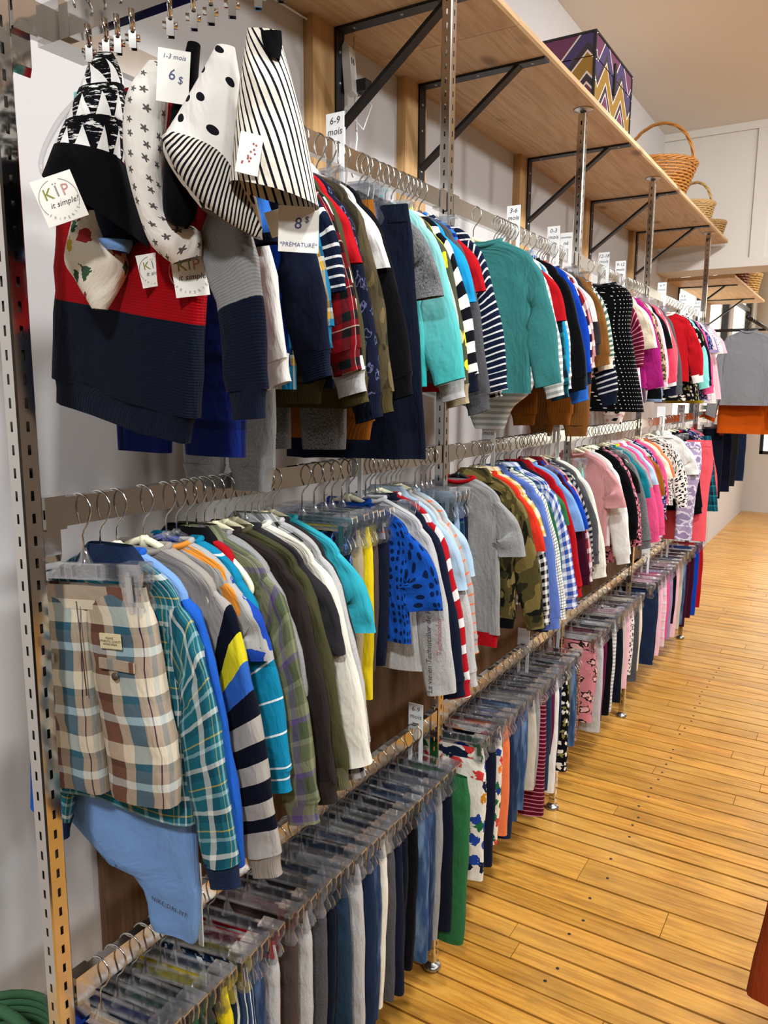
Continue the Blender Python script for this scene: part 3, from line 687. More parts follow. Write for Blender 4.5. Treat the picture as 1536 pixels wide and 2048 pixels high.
def garment(desc, kind, mat, loc, rot, label, dx=0.0, sm=None, tm=None, size='m', L=None, SL=None, name=None, cuff=True, hem=False, collar=False, wide=None, seed=None, spread=1.0, flare=None, skew=0.0, thick=None, cat=None, wall_spread=None):
    loc = (loc[0]+dx, loc[1], loc[2]); k = SZ[size]; sd = seed if seed is not None else rg.randrange(4)
    sm = sm or mat; tm = tm or mat; top = kind in ('ls', 'ss', 'sl', 'dress', 'bs')
    if top:
        Wd = round((wide or .122)*k, 3); th = thick or .0115
        Ln = round(L or {'ls': .325, 'ss': .315, 'sl': .43, 'dress': .42, 'bs': .42}[kind]*k, 3); fl = flare if flare is not None else {'sl': .45, 'dress': .35}.get(kind, .05)
        me = bodysuit_mesh(Wd, Ln, sd, skew) if kind == 'bs' else body_mesh(Wd, Ln, fl, th, sd)
        o = ob(name or GNAME[kind], me, mat, None, loc, rot)
        if kind != 'sl':
            Ls = round(SL or ({'ls': .255, 'bs': .25}.get(kind, .065)*k), 3)
            rad = .033*k if Ls > .12 else .043*k; rad = round(rad, 4); sp = spread if Ls > .12 else spread*1.35
            for s_ in (-1, 1):
                if s_ < 0 and wall_spread is not None: sp_, sp = sp, wall_spread
                elif wall_spread is not None: sp = sp_
                s_o = ob('sleeve', sleeve_mesh(s_, Wd, Ls, sp, rad, .0105, sd), sm, o)
                if cuff and Ls > .12: ob('cuff', cuff_mesh(s_, Wd, Ls, sp, rad, .0105, sd, .032), tm, s_o)
        if collar: ob('collar', collar_mesh(), tm, o)
        else: ob('neckband', neck_mesh(), tm, o)
        if hem: ob('hem_band', hem_mesh(Wd, Ln, fl, th, sd), tm, o)
    elif kind in ('pants', 'shorts'):
        hw = round((wide or .098)*k, 3); Ln = round(L or {'pants': .40, 'shorts': .24}[kind]*k, 3); leg = round((.046 if kind == 'pants' else .062)*k, 4)
        o = ob(name or GNAME[kind], pants_mesh(hw, Ln, leg, thick or .013, sd, spread), mat, None, loc, rot)
        ob('waistband', waist_mesh(hw), tm, o)
        if cuff == 'rib':
            for s_ in (-1, 1): ob('cuff', legcuff_mesh(hw, Ln, leg, thick or .013, s_, spread), tm, o)
    else:
        hw = round((wide or .098)*k, 3); Ln = round(L or .26*k, 3)
        o = ob(name or GNAME[kind], skirt_mesh(hw, Ln, flare if flare is not None else .5, .014, sd), mat, None, loc, rot); ob('waistband', waist_mesh(hw), tm, o)
    tag(o, label, cat or GCAT[kind]); GARMENTS.append(o)
    return o
# ---- fabric library
F = {}
def define(s):
    for ln in s.strip().splitlines():
        a = ln.split('|'); nm, kind = a[0].strip(), a[1].strip(); cols = a[2].split(); kw = eval('dict(%s)' % a[3]) if len(a) > 3 else {}
        F[nm] = fab(nm, kind, *cols, **kw)
define('''
navy|solid|#1c2233|rib='v'
navy2|solid|#20273c|
navyrib|solid|#222b41|rib='h'
black|solid|#131317|
black2|solid|#1a1a1e|rib='v'
white|solid|#e9e7e1|
ivory|solid|#eae6d8|
cream|solid|#e8dcc6|
red|solid|#b81f2a|
redb|solid|#a8121f|rib='v'
grey|heather|#8d8d8c #a9a9a8|
lgrey|heather|#b0afae #cbcac8|
dgrey|heather|#4c4c4f #6a6a6c|
charcoal|solid|#3a393c|
marl|heather|#3d3d40 #9a9a9a|
brownc|solid|#3c3532|
olive|solid|#55543a|
olive2|solid|#6e6a52|rib='v'
mustard|solid|#a2692a|rib='v'
tan|solid|#8c6234|rib='v'
teal|heather|#3f7d7d #4c8c8a|
teal2|solid|#1f7f8c|
cyan|solid|#2a9fd0|
lime|solid|#cfd640|
aqua|solid|#45b3c2|
royal|solid|#1f50b5|
blue|solid|#3b76c8|
blue2|solid|#2f6cc4|
ltblue|solid|#87abdb|
peri|solid|#6d84c4|
skyt|solid|#b4cbdc|
mint|solid|#8fd4cc|
magenta|solid|#a82c7c|
pink|solid|#e2618f|
dpink|solid|#cf9b9b|
ltpink|solid|#edc2cb|
coral|solid|#d9546a|
coral2|solid|#e96a72|
lilac|solid|#a594b5|
yellow|solid|#e3cf2b|
green|solid|#2f6a45|
green2|solid|#3d7a50|
khaki|solid|#b3a688|
beige|solid|#c9c1b3|
brown|solid|#5d504b|
burg|solid|#6d2149|
burg2|solid|#4a1830|
slate|solid|#33485c|
orange|solid|#e98a5c|
redorange|solid|#d9452f|
ombre_aqua|ombre|#a9d3cf #6ec7c5 #35aead|p=.36
denim|denim|#27344d #43587a #6f86a6|
denim2|denim|#1d2940 #324463|
denim3|denim|#2d4566 #4f6d92 #8fa7c2|
denimd|denim|#121725 #20283c|
jeanblk|denim|#26282c #3d4147|
ltdenim|denim|#7f97b3 #a9bdd2|
camo|camo|#5f5641 #4a4433 #7a6c4e #3f3a2c|sc=16
camo2|camo|#5d5535 #26261c #84764a #3a3826|sc=22,seed=3
bwstripe|stripe|#e7e5df #1b1c24|p=.042
navystripe|stripe|#1d2942 #e4e4e2|p=.0135,w=[3,1]
navystripe2|stripe|#1d2438 #cfd0d2|p=.018,w=[2.4,1]
greystripe|stripe|#a3a3a3 #2a2d38|p=.016
redstripe|stripe|#b92432 #ece6e2|p=.055,w=[2,1]
orstripe|stripe|#b2b0ae #e5835c|p=.020,w=[4.6,1]
tealstripe|stripe|#1f8fb0 #e6ecec #1f8fb0 #1f8fb0|p=.05,w=[1,.2,1,1]
bigstripe|stripe|#b9b3ac #181d30|p=.062
collarteal|stripe|#1f6e88 #9fb9c6 #1f6e88|p=.02
bluestripe|stripe|#3a86d0 #1c3d8c|p=.017
wgstripe|stripe|#e6e6e2 #b7b9b6|p=.016
grnstripe|stripe|#cfd6c8 #5f7d72|p=.014
burgstripe|stripe|#6e1734 #c98f9c|p=.014,w=[3.4,1]
vdenim|vstripe|#3f5573 #e1e4e6 #2b3c59|p=.018,w=[3,1,2]
bluenvy|stripe|#2a55a0 #1c2338 #3f78c0 #1c2338|p=.12,w=[2,1,2,1.4]
plaidbrown|plaid2|#d9ceb8 #8a6a5c #d9ceb8 #3f8ea3 #d9ceb8 #3a3f6a #d9ceb8 #aebbb8 #d9ceb8 #74503f #d9ceb8 #451d1c #74503f #c3ccca #74503f|p=.115,w=[9,[2.4,2.2,1,1.7,1.6,.35,1.6,1.2,.6],[2,2.6,1.1,1.8,1.2,1.0]]
plaidteal|plaid|#2b7383 #d9dcd6 #1e5566 #2b7383 #cbb640 #2b7383 #9fc0c4|p=.055,w=[3,1.2,2,2,.4,1.6,1]
plaidgreen|plaid|#6f7458 #8f8f74 #6c5a86 #59624a #8a8d70|p=.075,w=[3,2,1,3,1]
plaidgp|plaid|#7e8068 #6f5b8c #8b8d74 #4d5b4a|p=.06,w=[2,1,2,1]
tartan|plaid|#8d1a26 #1c2b2a #8d1a26 #d8cfc0 #2a1a1e|p=.05,w=[3,2,1.4,.25,2]
plaidblue|plaid|#1b2a66 #23357c #0f1638|p=.085,w=[3,3,1]
plaidyb|plaid|#2a82a6 #1a2c4a #e1dcc6 #cfa83c #2a82a6|p=.06,w=[3,1,.5,1,1]
plaidrw|plaid|#9b2434 #d9c7c6 #55343c|p=.04,w=[3,2,1]
plaidgrn|plaid|#1c3f4a #25306a #3c7f5a|p=.04,w=[3,2,.5]
plaidpink|plaid|#e5c0c8 #d8dde6 #b8607c|p=.04,w=[4,2,.5]
plaidtealn|plaid|#1f5c68 #122a3a #2f8a94|p=.05,w=[3,2,1]
gingbw|gingham|#e9e7e2 #17181c|p=.021
gingbw2|gingham|#e9e7e2 #17181c|p=.012
gingblue|gingham|#e5e8ee #3f5fae|p=.023
gingry|gingham|#e6dbc8 #c8a92c|p=.02
gingwg|check|#e6e6df #2b3a34|p=.008
gcheck|gingham|#b9b9b8 #28282a|p=.028
pawblue|dots|#205bb0 #132a52|sc=55,r=.28
polkablk|dots|#101013 #d9d7d0|sc=72,r=.13,rib='grid'
dotcream|dots|#ebe6dc #4b4544|sc=90,r=.2
dino|print|#5a5c48 #d9cf3c #c8bf8e #5a5c48|sc=26,r=.33
truckprint|print|#e8e4d9 #2f55a8 #d84b4b #2f7a4d #cc8f2e #23304a|sc=24,r=.36
truckprint2|print|#e8e0d2 #2f7a4d #2f4b8c #e98a3c #d84b4b|sc=30,r=.36
truckline|outline|#1c2438 #5f86c8 #1c2438|sc=24,r=.30
navydoodle|outline|#20253a #6a6d8c #20253a|sc=36,r=.25
butterfly|outline|#cf8c92 #3a2d30 #e3b9b4|sc=24,r=.36
floralblk|print|#15151a #e6e0d4 #8d8a58|sc=44,r=.30
floralpale|print|#b9c9cf #8ea6b4 #e4e4dc|sc=60,r=.36
floralnavy|print|#2b2f52 #b7799a #7c8cc0 #e0d9dc|sc=80,r=.34
starpink|print|#ecdcd4 #2a2a2e #d59a9a #ecdcd4|sc=48,r=.26
leopard|outline|#bfa98a #231d1a #8a6d4e|sc=44,r=.50
leopink|outline|#c9788a #221a1e #d999a2|sc=44,r=.50
dalm|print|#e8e2da #22222a #22222a|sc=70,r=.30
lilacprint|outline|#b0a2bc #e0d9e2 #a091b0|sc=20,r=.52
rustglit|print|#8d6452 #c7a48e #5f4036|sc=160,r=.4
birdprint|print|#eceae4 #1d1d20 #eceae4|sc=22,r=.28
greyprint|print|#b3b1ae #2f56b0 #e9a04a #4a4a4e|sc=16,r=.36
rnavy|block|#a8a8a6 #20283e|p=1.0,w=[0,.16]
colourblock|block|#a8121f #a8121f #1b2335|p=1.0,w=[0,.1,.262],rib='h'
colourslv|block|#a8121f #9a9a98 #1b2335|p=1.0,w=[0,.075,.185],rib='h'
stripesweat|block|#a9a39c #161b2c #d9cf35 #3f72bd #161b2c #b3ada6 #161b2c #b3ada6 #161b2c #b3ada6 #161b2c|p=1.0,w=[0,.085,.118,.147,.176,.205,.235,.262,.285,.310,.330]
stripeslv|block|#b0aaa3 #161b2c #d9cf35 #3f72bd #161b2c #b3ada6 #161b2c #b3ada6 #161b2c #b3ada6 #161b2c #b3ada6|p=1.0,w=[0,.045,.078,.112,.145,.178,.208,.236,.262,.290,.315,.333]
ribgrey|solid|#a79f96|rib='v'
ribnavy|solid|#1d2538|rib='v'
ribolive|solid|#5b5437|rib='v'
rust|solid|#a5512c|
palmprint|print|#e9e2d2 #4d6a56 #b0494a #c9b14a #e9e2d2 #4d6a56|sc=34,r=.24
starprint|stars|#ece8e0 #6d6764|sc=58,r=.24
spots|dots|#ebe8e2 #23232b|sc=36,r=.17
hatstripe|vstripe|#e9e2d4 #22222c|p=.0068,w=[2.2,1]
hatstripe2|stripe|#dcd6ca #24242e|p=.0048,w=[1.1,1]
brush|brush|#e9e8e4 #16161a|
''')
# ------------------------------------------------------------------ clothes on the rails, in order from the left
# (photo column of the aisle-side shoulder or clip, description, kind, fabric, options)
UP = [
 ('BAY', .74, 1.64),
 (440, 'royal blue plaid cotton shorts', 'shorts', 'plaidblue', dict(L=.42, wide=.125, hang='ivory', nohang=1)),
 (528, 'grey marl baby joggers hanging low', 'pants', 'grey', dict(L=.45, cuff='rib', wide=.085)),
 (470, 'blue and navy striped leaf tee', 'ss', 'bluenvy', dict(L=.40)),
 (500, 'plain white long sleeve top', 'ls', 'white', dict(L=.30, SL=.23, size='s', dx=-.025)),
 (552, 'blue raglan top with navy cuffs', 'ls', 'royal', dict(sm='navy2', tm='navyrib', L=.33, SL=.22)),
 (566, 'turquoise and yellow plaid summer shirt', 'ss', 'plaidyb', dict(L=.36, SL=.17)),
 (578, 'navy and white pinstripe top', 'ls', 'navystripe', dict(SL=.12)),
 (592, 'red tartan button shirt', 'ls', 'tartan', dict(collar=1, SL=.21)),
 (610, 'black and white striped raglan with grey cuffs', 'ls', 'black', dict(sm='bwstripe', tm='lgrey', SL=.24)),
 (622, 'dark olive ribbed sweatshirt', 'ls', 'olive', dict(tm='ribolive', hem=1, L=.35)),
 (634, 'red polo top with navy yoke', 'ss', 'red', dict(tm='navy', collar=1)),
 (648, 'navy doodle print sweatshirt', 'ls', 'navydoodle', dict(tm='ribnavy', hem=1, SL=.28)),
 (664, 'dark grey melange baby trousers', 'pants', 'marl', dict(L=.43)),
 (680, 'camouflage sweatshirt with olive ribbed cuffs', 'ls', 'camo', dict(tm='ribolive', hem=1, size='l', SL=.27)),
 (696, 'white blouse with pointed collar', 'ss', 'white', dict(collar=1)),
 (710, 'plain black long sleeve bodysuit', 'ls', 'black', dict(SL=.25, L=.36)),
 (722, 'brown ribbed jogger pants peeking below', 'pants', 'mustard', dict(L=.38, cuff='rib', dx=.02)),
 (738, 'mid blue denim baby jeans', 'pants', 'denim3', dict(L=.20)),
 (752, 'long navy denim skirt with white stitching', 'skirt', 'denimd', dict(L=.455, wide=.12, flare=.25, dx=.03)),
 (776, 'dark heather grey short sleeve tee', 'ss', 'marl', dict(size='l', SL=.10)),
 (792, 'plain black fleece pants', 'pants', 'black', dict(L=.35, wide=.11)),
 (812, 'aqua ombre long sleeve top', 'ls', 'ombre_aqua', dict(hang='clear', SL=.25, cuff=False, size='l')),
 (836, 'light grey long sleeve top', 'ls', 'lgrey', dict(SL=.25)),
 (852, 'olive top with yellow dinosaurs', 'ls', 'dino', dict(SL=.26, tm='khaki')),
 (862, 'white and navy block striped top', 'ls', 'bwstripe', dict(tm='navy', SL=.24)),
 (874, 'turquoise tee with lime trim', 'ss', 'cyan', dict(tm='lime', sm='cyan', SL=.09)),
 (884, 'red ribbed baby leggings', 'pants', 'red', dict(L=.33)),
 (890, 'grey cotton tunic', 'ls', 'dgrey', dict(L=.35, SL=.28)),
 (900, 'bright blue striped tee with red sleeve', 'ss', 'bluestripe', dict(sm='red')),
 (912, 'navy top with thin white stripes', 'ls', 'navystripe', dict(SL=.24, size='l', L=.36)),
 (926, 'black and white gingham shirt', 'ls', 'gingbw2', dict(collar=1, SL=.25)),
 ('BAY', 1.85, 2.63),
 (968, 'teal washed cotton long sleeve top', 'ls', 'teal', dict(L=.37, SL=.25, size='l', cuff=False, seed=1, dx=.03)),
 (1008, 'pale blue floral legging with mustard hem', 'pants', 'floralpale', dict(L=.31)),
 (1022, 'grey striped white trimmed bodysuit', 'bs', 'wgstripe', dict(L=.47)),
 (1034, 'red white and blue raglan tee', 'ss', 'white', dict(sm='red', tm='skyt', SL=.09)),
 (1042, 'dark plaid long shirt', 'ls', 'plaidtealn', dict(collar=1)),
 (1050, 'bright cyan cotton top', 'ls', 'cyan', dict(SL=.22)),
 (1058, 'white and grey fine striped top', 'ls', 'wgstripe', dict(SL=.23)),
 (1066, 'black zip hoodie', 'ls', 'black', dict(SL=.24, L=.36, size='l')),
 (1080, 'washed grey blue sweatshirt', 'ls', 'slate', dict(tm='blue', SL=.27, hem=1)),
 (1092, 'royal blue fleece with navy cuffs', 'ls', 'royal', dict(tm='ribnavy', SL=.22, size='l')),
 (1106, 'red and navy striped raglan with orange cuff', 'ls', 'bwstripe', dict(tm='redorange', SL=.2)),
 (1114, 'rust brown ribbed baby pants', 'pants', 'mustard', dict(L=.40, cuff='rib')),
 (1120, 'red plaid baby shirt', 'ls', 'plaidrw', dict(SL=.17)),
 (1126, 'white cotton a-line tee', 'ss', 'white', dict(L=.34, flare=.2)),
 (1134, 'charcoal flared short sleeve top', 'ss', 'charcoal', dict(SL=.13)),
 (1144, 'tan corduroy jogger pants', 'pants', 'tan', dict(L=.44, cuff='rib', dx=.02)),
 (1150, 'mustard brown long sleeve top', 'ls', 'tan', dict(SL=.16)),
 (1158, 'sage striped top with cream cuff', 'ls', 'grnstripe', dict(tm='cream', SL=.17)),
 (1164, 'navy striped sweater sleeve top', 'ls', 'navystripe2', dict(tm='ribnavy', SL=.28)),
 ('BAY', 2.8, 3.61),
 (1192, 'black polka dot sleeveless dress', 'sl', 'polkablk', dict(L=.44, wide=.11, flare=.55, thick=.016, dx=.05)),
 (1212, 'green baby skirt behind the dotted dress', 'skirt', 'green2', dict(L=.3)),
 (1222, 'raspberry striped baby top', 'ls', 'burgstripe', dict(SL=.15)),
 (1232, 'pale pink star print sleepsuit', 'pants', 'starpink', dict(L=.42, wide=.11, cuff='rib')),
 (1240, 'cream tee with peach bands', 'ss', 'cream', dict(tm='orange', SL=.12)),
 (1248, 'pink plaid tunic', 'dress', 'plaidpink', dict(SL=.1)),
 (1256, 'magenta bell sleeve top', 'ls', 'magenta', dict(SL=.26, cuff=False, size='l', flare=.2)),
 (1270, 'lilac corduroy skirt', 'skirt', 'lilac', dict(L=.38, flare=.2)),
 (1280, 'leopard print long sleeve top', 'ls', 'leopard', dict(SL=.24, cuff=False)),
 (1290, 'white bird print leggings', 'pants', 'birdprint', dict(L=.37)),
 (1298, 'pale pink cardigan', 'ls', 'ltpink', dict(SL=.22)),
 (1306, 'black embroidered tunic', 'dress', 'black', dict(L=.4, SL=.1)),
 (1314, 'coral quilted jacket', 'ls', 'coral', dict(SL=.24, cuff=False)),
 (1324, 'white collared blouse with navy yoke', 'ls', 'white', dict(collar=1, tm='navy')),
 (1330, 'deep pink ruffled top', 'ls', 'coral2', dict(SL=.2)),
 (1336, 'dark grey knit cardigan', 'ls', 'dgrey', dict()),
 (1342, 'light denim baby trousers', 'pants', 'ltdenim', dict(L=.38)),
 ('BAY', 3.7, 5.02),
 (1352, 'bright red colour block top', 'ls', 'red', dict(tm='white', SL=.2)),
 (1357, 'blush and black patterned dress', 'dress', 'floralblk', dict()),
 (1362, 'mint green cardigan', 'ls', 'mint', dict(SL=.23)),
 (1368, 'navy school cardigan', 'ls', 'navy', dict(SL=.22)),
 (1373, 'hot pink jersey top', 'ls', 'pink', dict()),
 (1378, 'pink floral dress', 'dress', 'floralnavy', dict()),
 (1383, 'coral striped summer dress', 'dress', 'plaidpink', dict()),
 (1388, 'yellow cotton leggings', 'pants', 'yellow', dict(L=.4)),
 (1393, 'lilac puff sleeve dress', 'dress', 'lilac', dict()),
 (1398, 'white dotted summer dress', 'dress', 'dotcream', dict(L=.44)),
 (1403, 'white frill tee', 'ss', 'white', dict()),
 (1408, 'rose pink party dress', 'dress', 'ltpink', dict()),
]
MID = [
 ('BAY', .80, 1.64),
 (424, 'grey print tee with orange motif', 'ss', 'greyprint', dict(hang='clear')),
 (446, 'turquoise top with white stripes', 'ls', 'tealstripe', dict(hang='clear', SL=.24)),
 (466, 'red knit vest with black shawl collar', 'sl', 'red', dict(tm='black2', L=.22, wide=.10, flare=.05, collar=1, name='knit_vest', cat='vest')),
 (484, 'green and purple plaid flannel shirt', 'ls', 'plaidgreen', dict(collar=1, SL=.31, tm='plaidgp', size='l', L=.34)),
 (502, 'heather grey tee', 'ss', 'grey', dict(SL=.15)),
 (520, 'dark brown hooded sweatshirt', 'ls', 'brownc', dict(SL=.30, size='l')),
 (540, 'olive sweatshirt with ribbed cuff', 'ls', 'olive', dict(SL=.29, tm='olive2', size='l')),
 (560, 'charcoal crew neck tee', 'ss', 'charcoal', dict(SL=.10, size='l')),
 (580, 'cream long sleeve top', 'ls', 'ivory', dict(SL=.30, L=.38, size='l', cuff=False, spread=1.1)),
 (594, 'grey and black checked shirt', 'ls', 'gcheck', dict(collar=1, SL=.30)),
 (610, 'light grey cotton sweatshirt', 'ls', 'lgrey', dict(SL=.28)),
 (626, 'charcoal fuzzy fleece top', 'ls', 'charcoal', dict(SL=.26)),
 (642, 'aqua short sleeve tee', 'ss', 'aqua', dict(SL=.09, size='l')),
 (672, 'navy pants with blue truck outlines', 'pants', 'truckline', dict(L=.34)),
 (692, 'beige cotton chinos', 'pants', 'khaki', dict(L=.34)),
 (708, 'bright yellow cotton pants', 'pants', 'yellow', dict(L=.34)),
 (722, 'brown corduroy pants', 'pants', 'brown', dict(L=.29)),
 (738, 'navy pants with striped waistband', 'pants', 'navy2', dict(L=.29, tm='orstripe')),
 (768, 'royal blue tee with dark paw prints', 'ss', 'pawblue', dict(SL=.11, size='l', L=.28)),
 (792, 'blue baby leggings under the paw tee', 'pants', 'royal', dict(L=.33)),
 (806, 'grey romper with vertical lettering', 'ls', 'lgrey', dict(L=.36, SL=.30, size='l', seed=2, cuff=False)),
 (826, 'dark navy long sleeve top', 'ls', 'navy2', dict(SL=.29)),
 (836, 'red fleece with white stripes', 'ls', 'redstripe', dict(SL=.30, L=.3)),
 (850, 'pale blue polo tee', 'ss', 'skyt', dict(SL=.10, collar=1)),
 (860, 'soft grey long sleeve bodysuit', 'ls', 'lgrey', dict(SL=.29)),
 (870, 'grey top with orange stripes', 'ls', 'orstripe', dict(SL=.22, tm='orstripe')),
 (880, 'pale blue cotton tee', 'ss', 'skyt', dict(SL=.08)),
 (890, 'black jersey pants', 'pants', 'black', dict(L=.36)),
 (902, 'light denim jeans', 'pants', 'ltdenim', dict(L=.2)),
 (912, 'green and navy plaid pants', 'pants', 'plaidgrn', dict(L=.34)),
 (922, 'dark navy chino pants', 'pants', 'navy2', dict(L=.34)),
 ('BAY', 1.79, 2.63),
 (965, 'grey tee romper with red trim', 'ss', 'grey', dict(tm='red', L=.40, SL=.09, hang='dark', hem=1, seed=0)),
 (1000, 'camouflage button shirt', 'ls', 'camo2', dict(collar=1, SL=.27, L=.38)),
 (1016, 'red cotton tee', 'ss', 'redorange', dict(SL=.10)),
 (1022, 'yellow gingham summer shirt', 'ss', 'gingry', dict(collar=1)),
 (1028, 'bold black and white gingham shirt', 'ls', 'gingbw', dict(collar=1, SL=.28, L=.36)),
 (1040, 'periwinkle blue dress shirt', 'ls', 'peri', dict(SL=.30, collar=1, size='l')),
 (1050, 'white shirt with fine dark checks', 'ls', 'gingwg', dict(SL=.29)),
 (1058, 'forest green sweater', 'ls', 'green', dict(SL=.2)),
 (1068, 'blue gingham shirt', 'ls', 'gingblue', dict(collar=1, SL=.27, size='l')),
 (1080, 'navy polo shirt with green sleeve', 'ss', 'navy2', dict(collar=1, sm='green2', L=.34)),
 (1086, 'charcoal slim jeans hanging low', 'pants', 'jeanblk', dict(L=.45, cuff='rib')),
 (1092, 'red long sleeve polo', 'ls', 'red', dict(SL=.26, collar=1)),
 (1100, 'washed light blue tee', 'ss', 'ltblue', dict(SL=.1)),
 (1108, 'burgundy long sleeve top', 'ls', 'burg2', dict(SL=.24)),
 (1114, 'royal blue crew tee', 'ss', 'royal', dict(SL=.1)),
 (1120, 'red and white plaid shirt', 'ls', 'plaidrw', dict(SL=.24, collar=1)),
 (1128, 'black and white banded top', 'ls', 'greystripe', dict(SL=.22)),
 (1136, 'slate grey sweatshirt', 'ls', 'dgrey', dict(SL=.2)),
 (1144, 'ivory long sleeve top', 'ls', 'ivory', dict(SL=.25)),
 (1150, 'pale green denim shorts', 'shorts', 'mint', dict(L=.15)),
 ('BAY', 2.74, 3.61),
 (1196, 'dusty pink short sleeve tee', 'ss', 'dpink', dict(SL=.09, L=.33, seed=1)),
 (1212, 'white long sleeve top', 'ls', 'white', dict(SL=.27, L=.34)),
 (1224, 'pink and black leopard leggings', 'pants', 'leopink', dict(L=.40)),
 (1230, 'black polo top', 'ls', 'black', dict(SL=.2)),
 (1236, 'rose leopard print top', 'ls', 'leopink', dict(SL=.23)),
 (1244, 'black knit dress', 'dress', 'black', dict(L=.36)),
 (1252, 'heather charcoal tunic', 'ls', 'marl', dict(L=.36, SL=.26)),
 (1260, 'teal long sleeve tee', 'ls', 'teal2', dict(SL=.1)),
 (1268, 'grey tee with yellow cuff', 'ss', 'grey', dict(tm='yellow')),
 (1276, 'bubblegum pink long sleeve top', 'ls', 'pink', dict(SL=.26)),
 (1284, 'light blue tunic with white collar', 'ss', 'skyt', dict(collar=1, tm='white')),
 (1292, 'raspberry pink flared top', 'ls', 'pink', dict(SL=.25, flare=.2)),
 (1300, 'grey top with mustard sleeve', 'ss', 'lgrey', dict(sm='mustard', SL=.12)),
 (1308, 'navy blossom print blouse', 'ls', 'floralnavy', dict(SL=.2)),
 (1316, 'orchid pink short sleeve tee', 'ss', 'pink', dict(SL=.14)),
 (1324, 'cream linen tunic', 'ss', 'cream', dict(L=.34)),
 (1332, 'coral short sleeve blouse', 'ss', 'orange', dict()),
 ('BAY', 3.7, 5.02),
 (1344, 'white spotted blouse', 'ls', 'dalm', dict(SL=.2)),
 (1358, 'lilac damask print leggings', 'pants', 'lilacprint', dict(L=.50, wide=.125, dx=.07)),
 (1366, 'coral pink leggings', 'pants', 'coral2', dict(L=.52, wide=.125, dx=.10)),
 (1366, 'white pointed collar blouse', 'ls', 'white', dict(collar=1, SL=.1)),
 (1372, 'long black cardigan', 'ls', 'black', dict(SL=.28, L=.4)),
 (1380, 'black velvet dress', 'dress', 'black', dict(L=.5)),
 (1387, 'red trimmed black jacket', 'ls', 'black', dict(tm='red', L=.36)),
 (1394, 'teal plaid kilt', 'skirt', 'plaidtealn', dict(L=.42, dx=.06)),
 (1401, 'violet flower print dress', 'dress', 'floralnavy', dict(L=.4)),
 (1408, 'rosy cotton cardigan', 'ls', 'coral2', dict()),
 ('BAY', 5.12, 6.9),
 (1440, 'dark indigo jeans', 'pants', 'denimd', dict(L=.45)),
 (1458, 'navy school trousers', 'pants', 'navy2', dict(L=.45)),
 (1474, 'black denim pants', 'pants', 'jeanblk', dict(L=.45)),
 (1488, 'washed navy jeans', 'pants', 'denim2', dict(L=.45)),
]
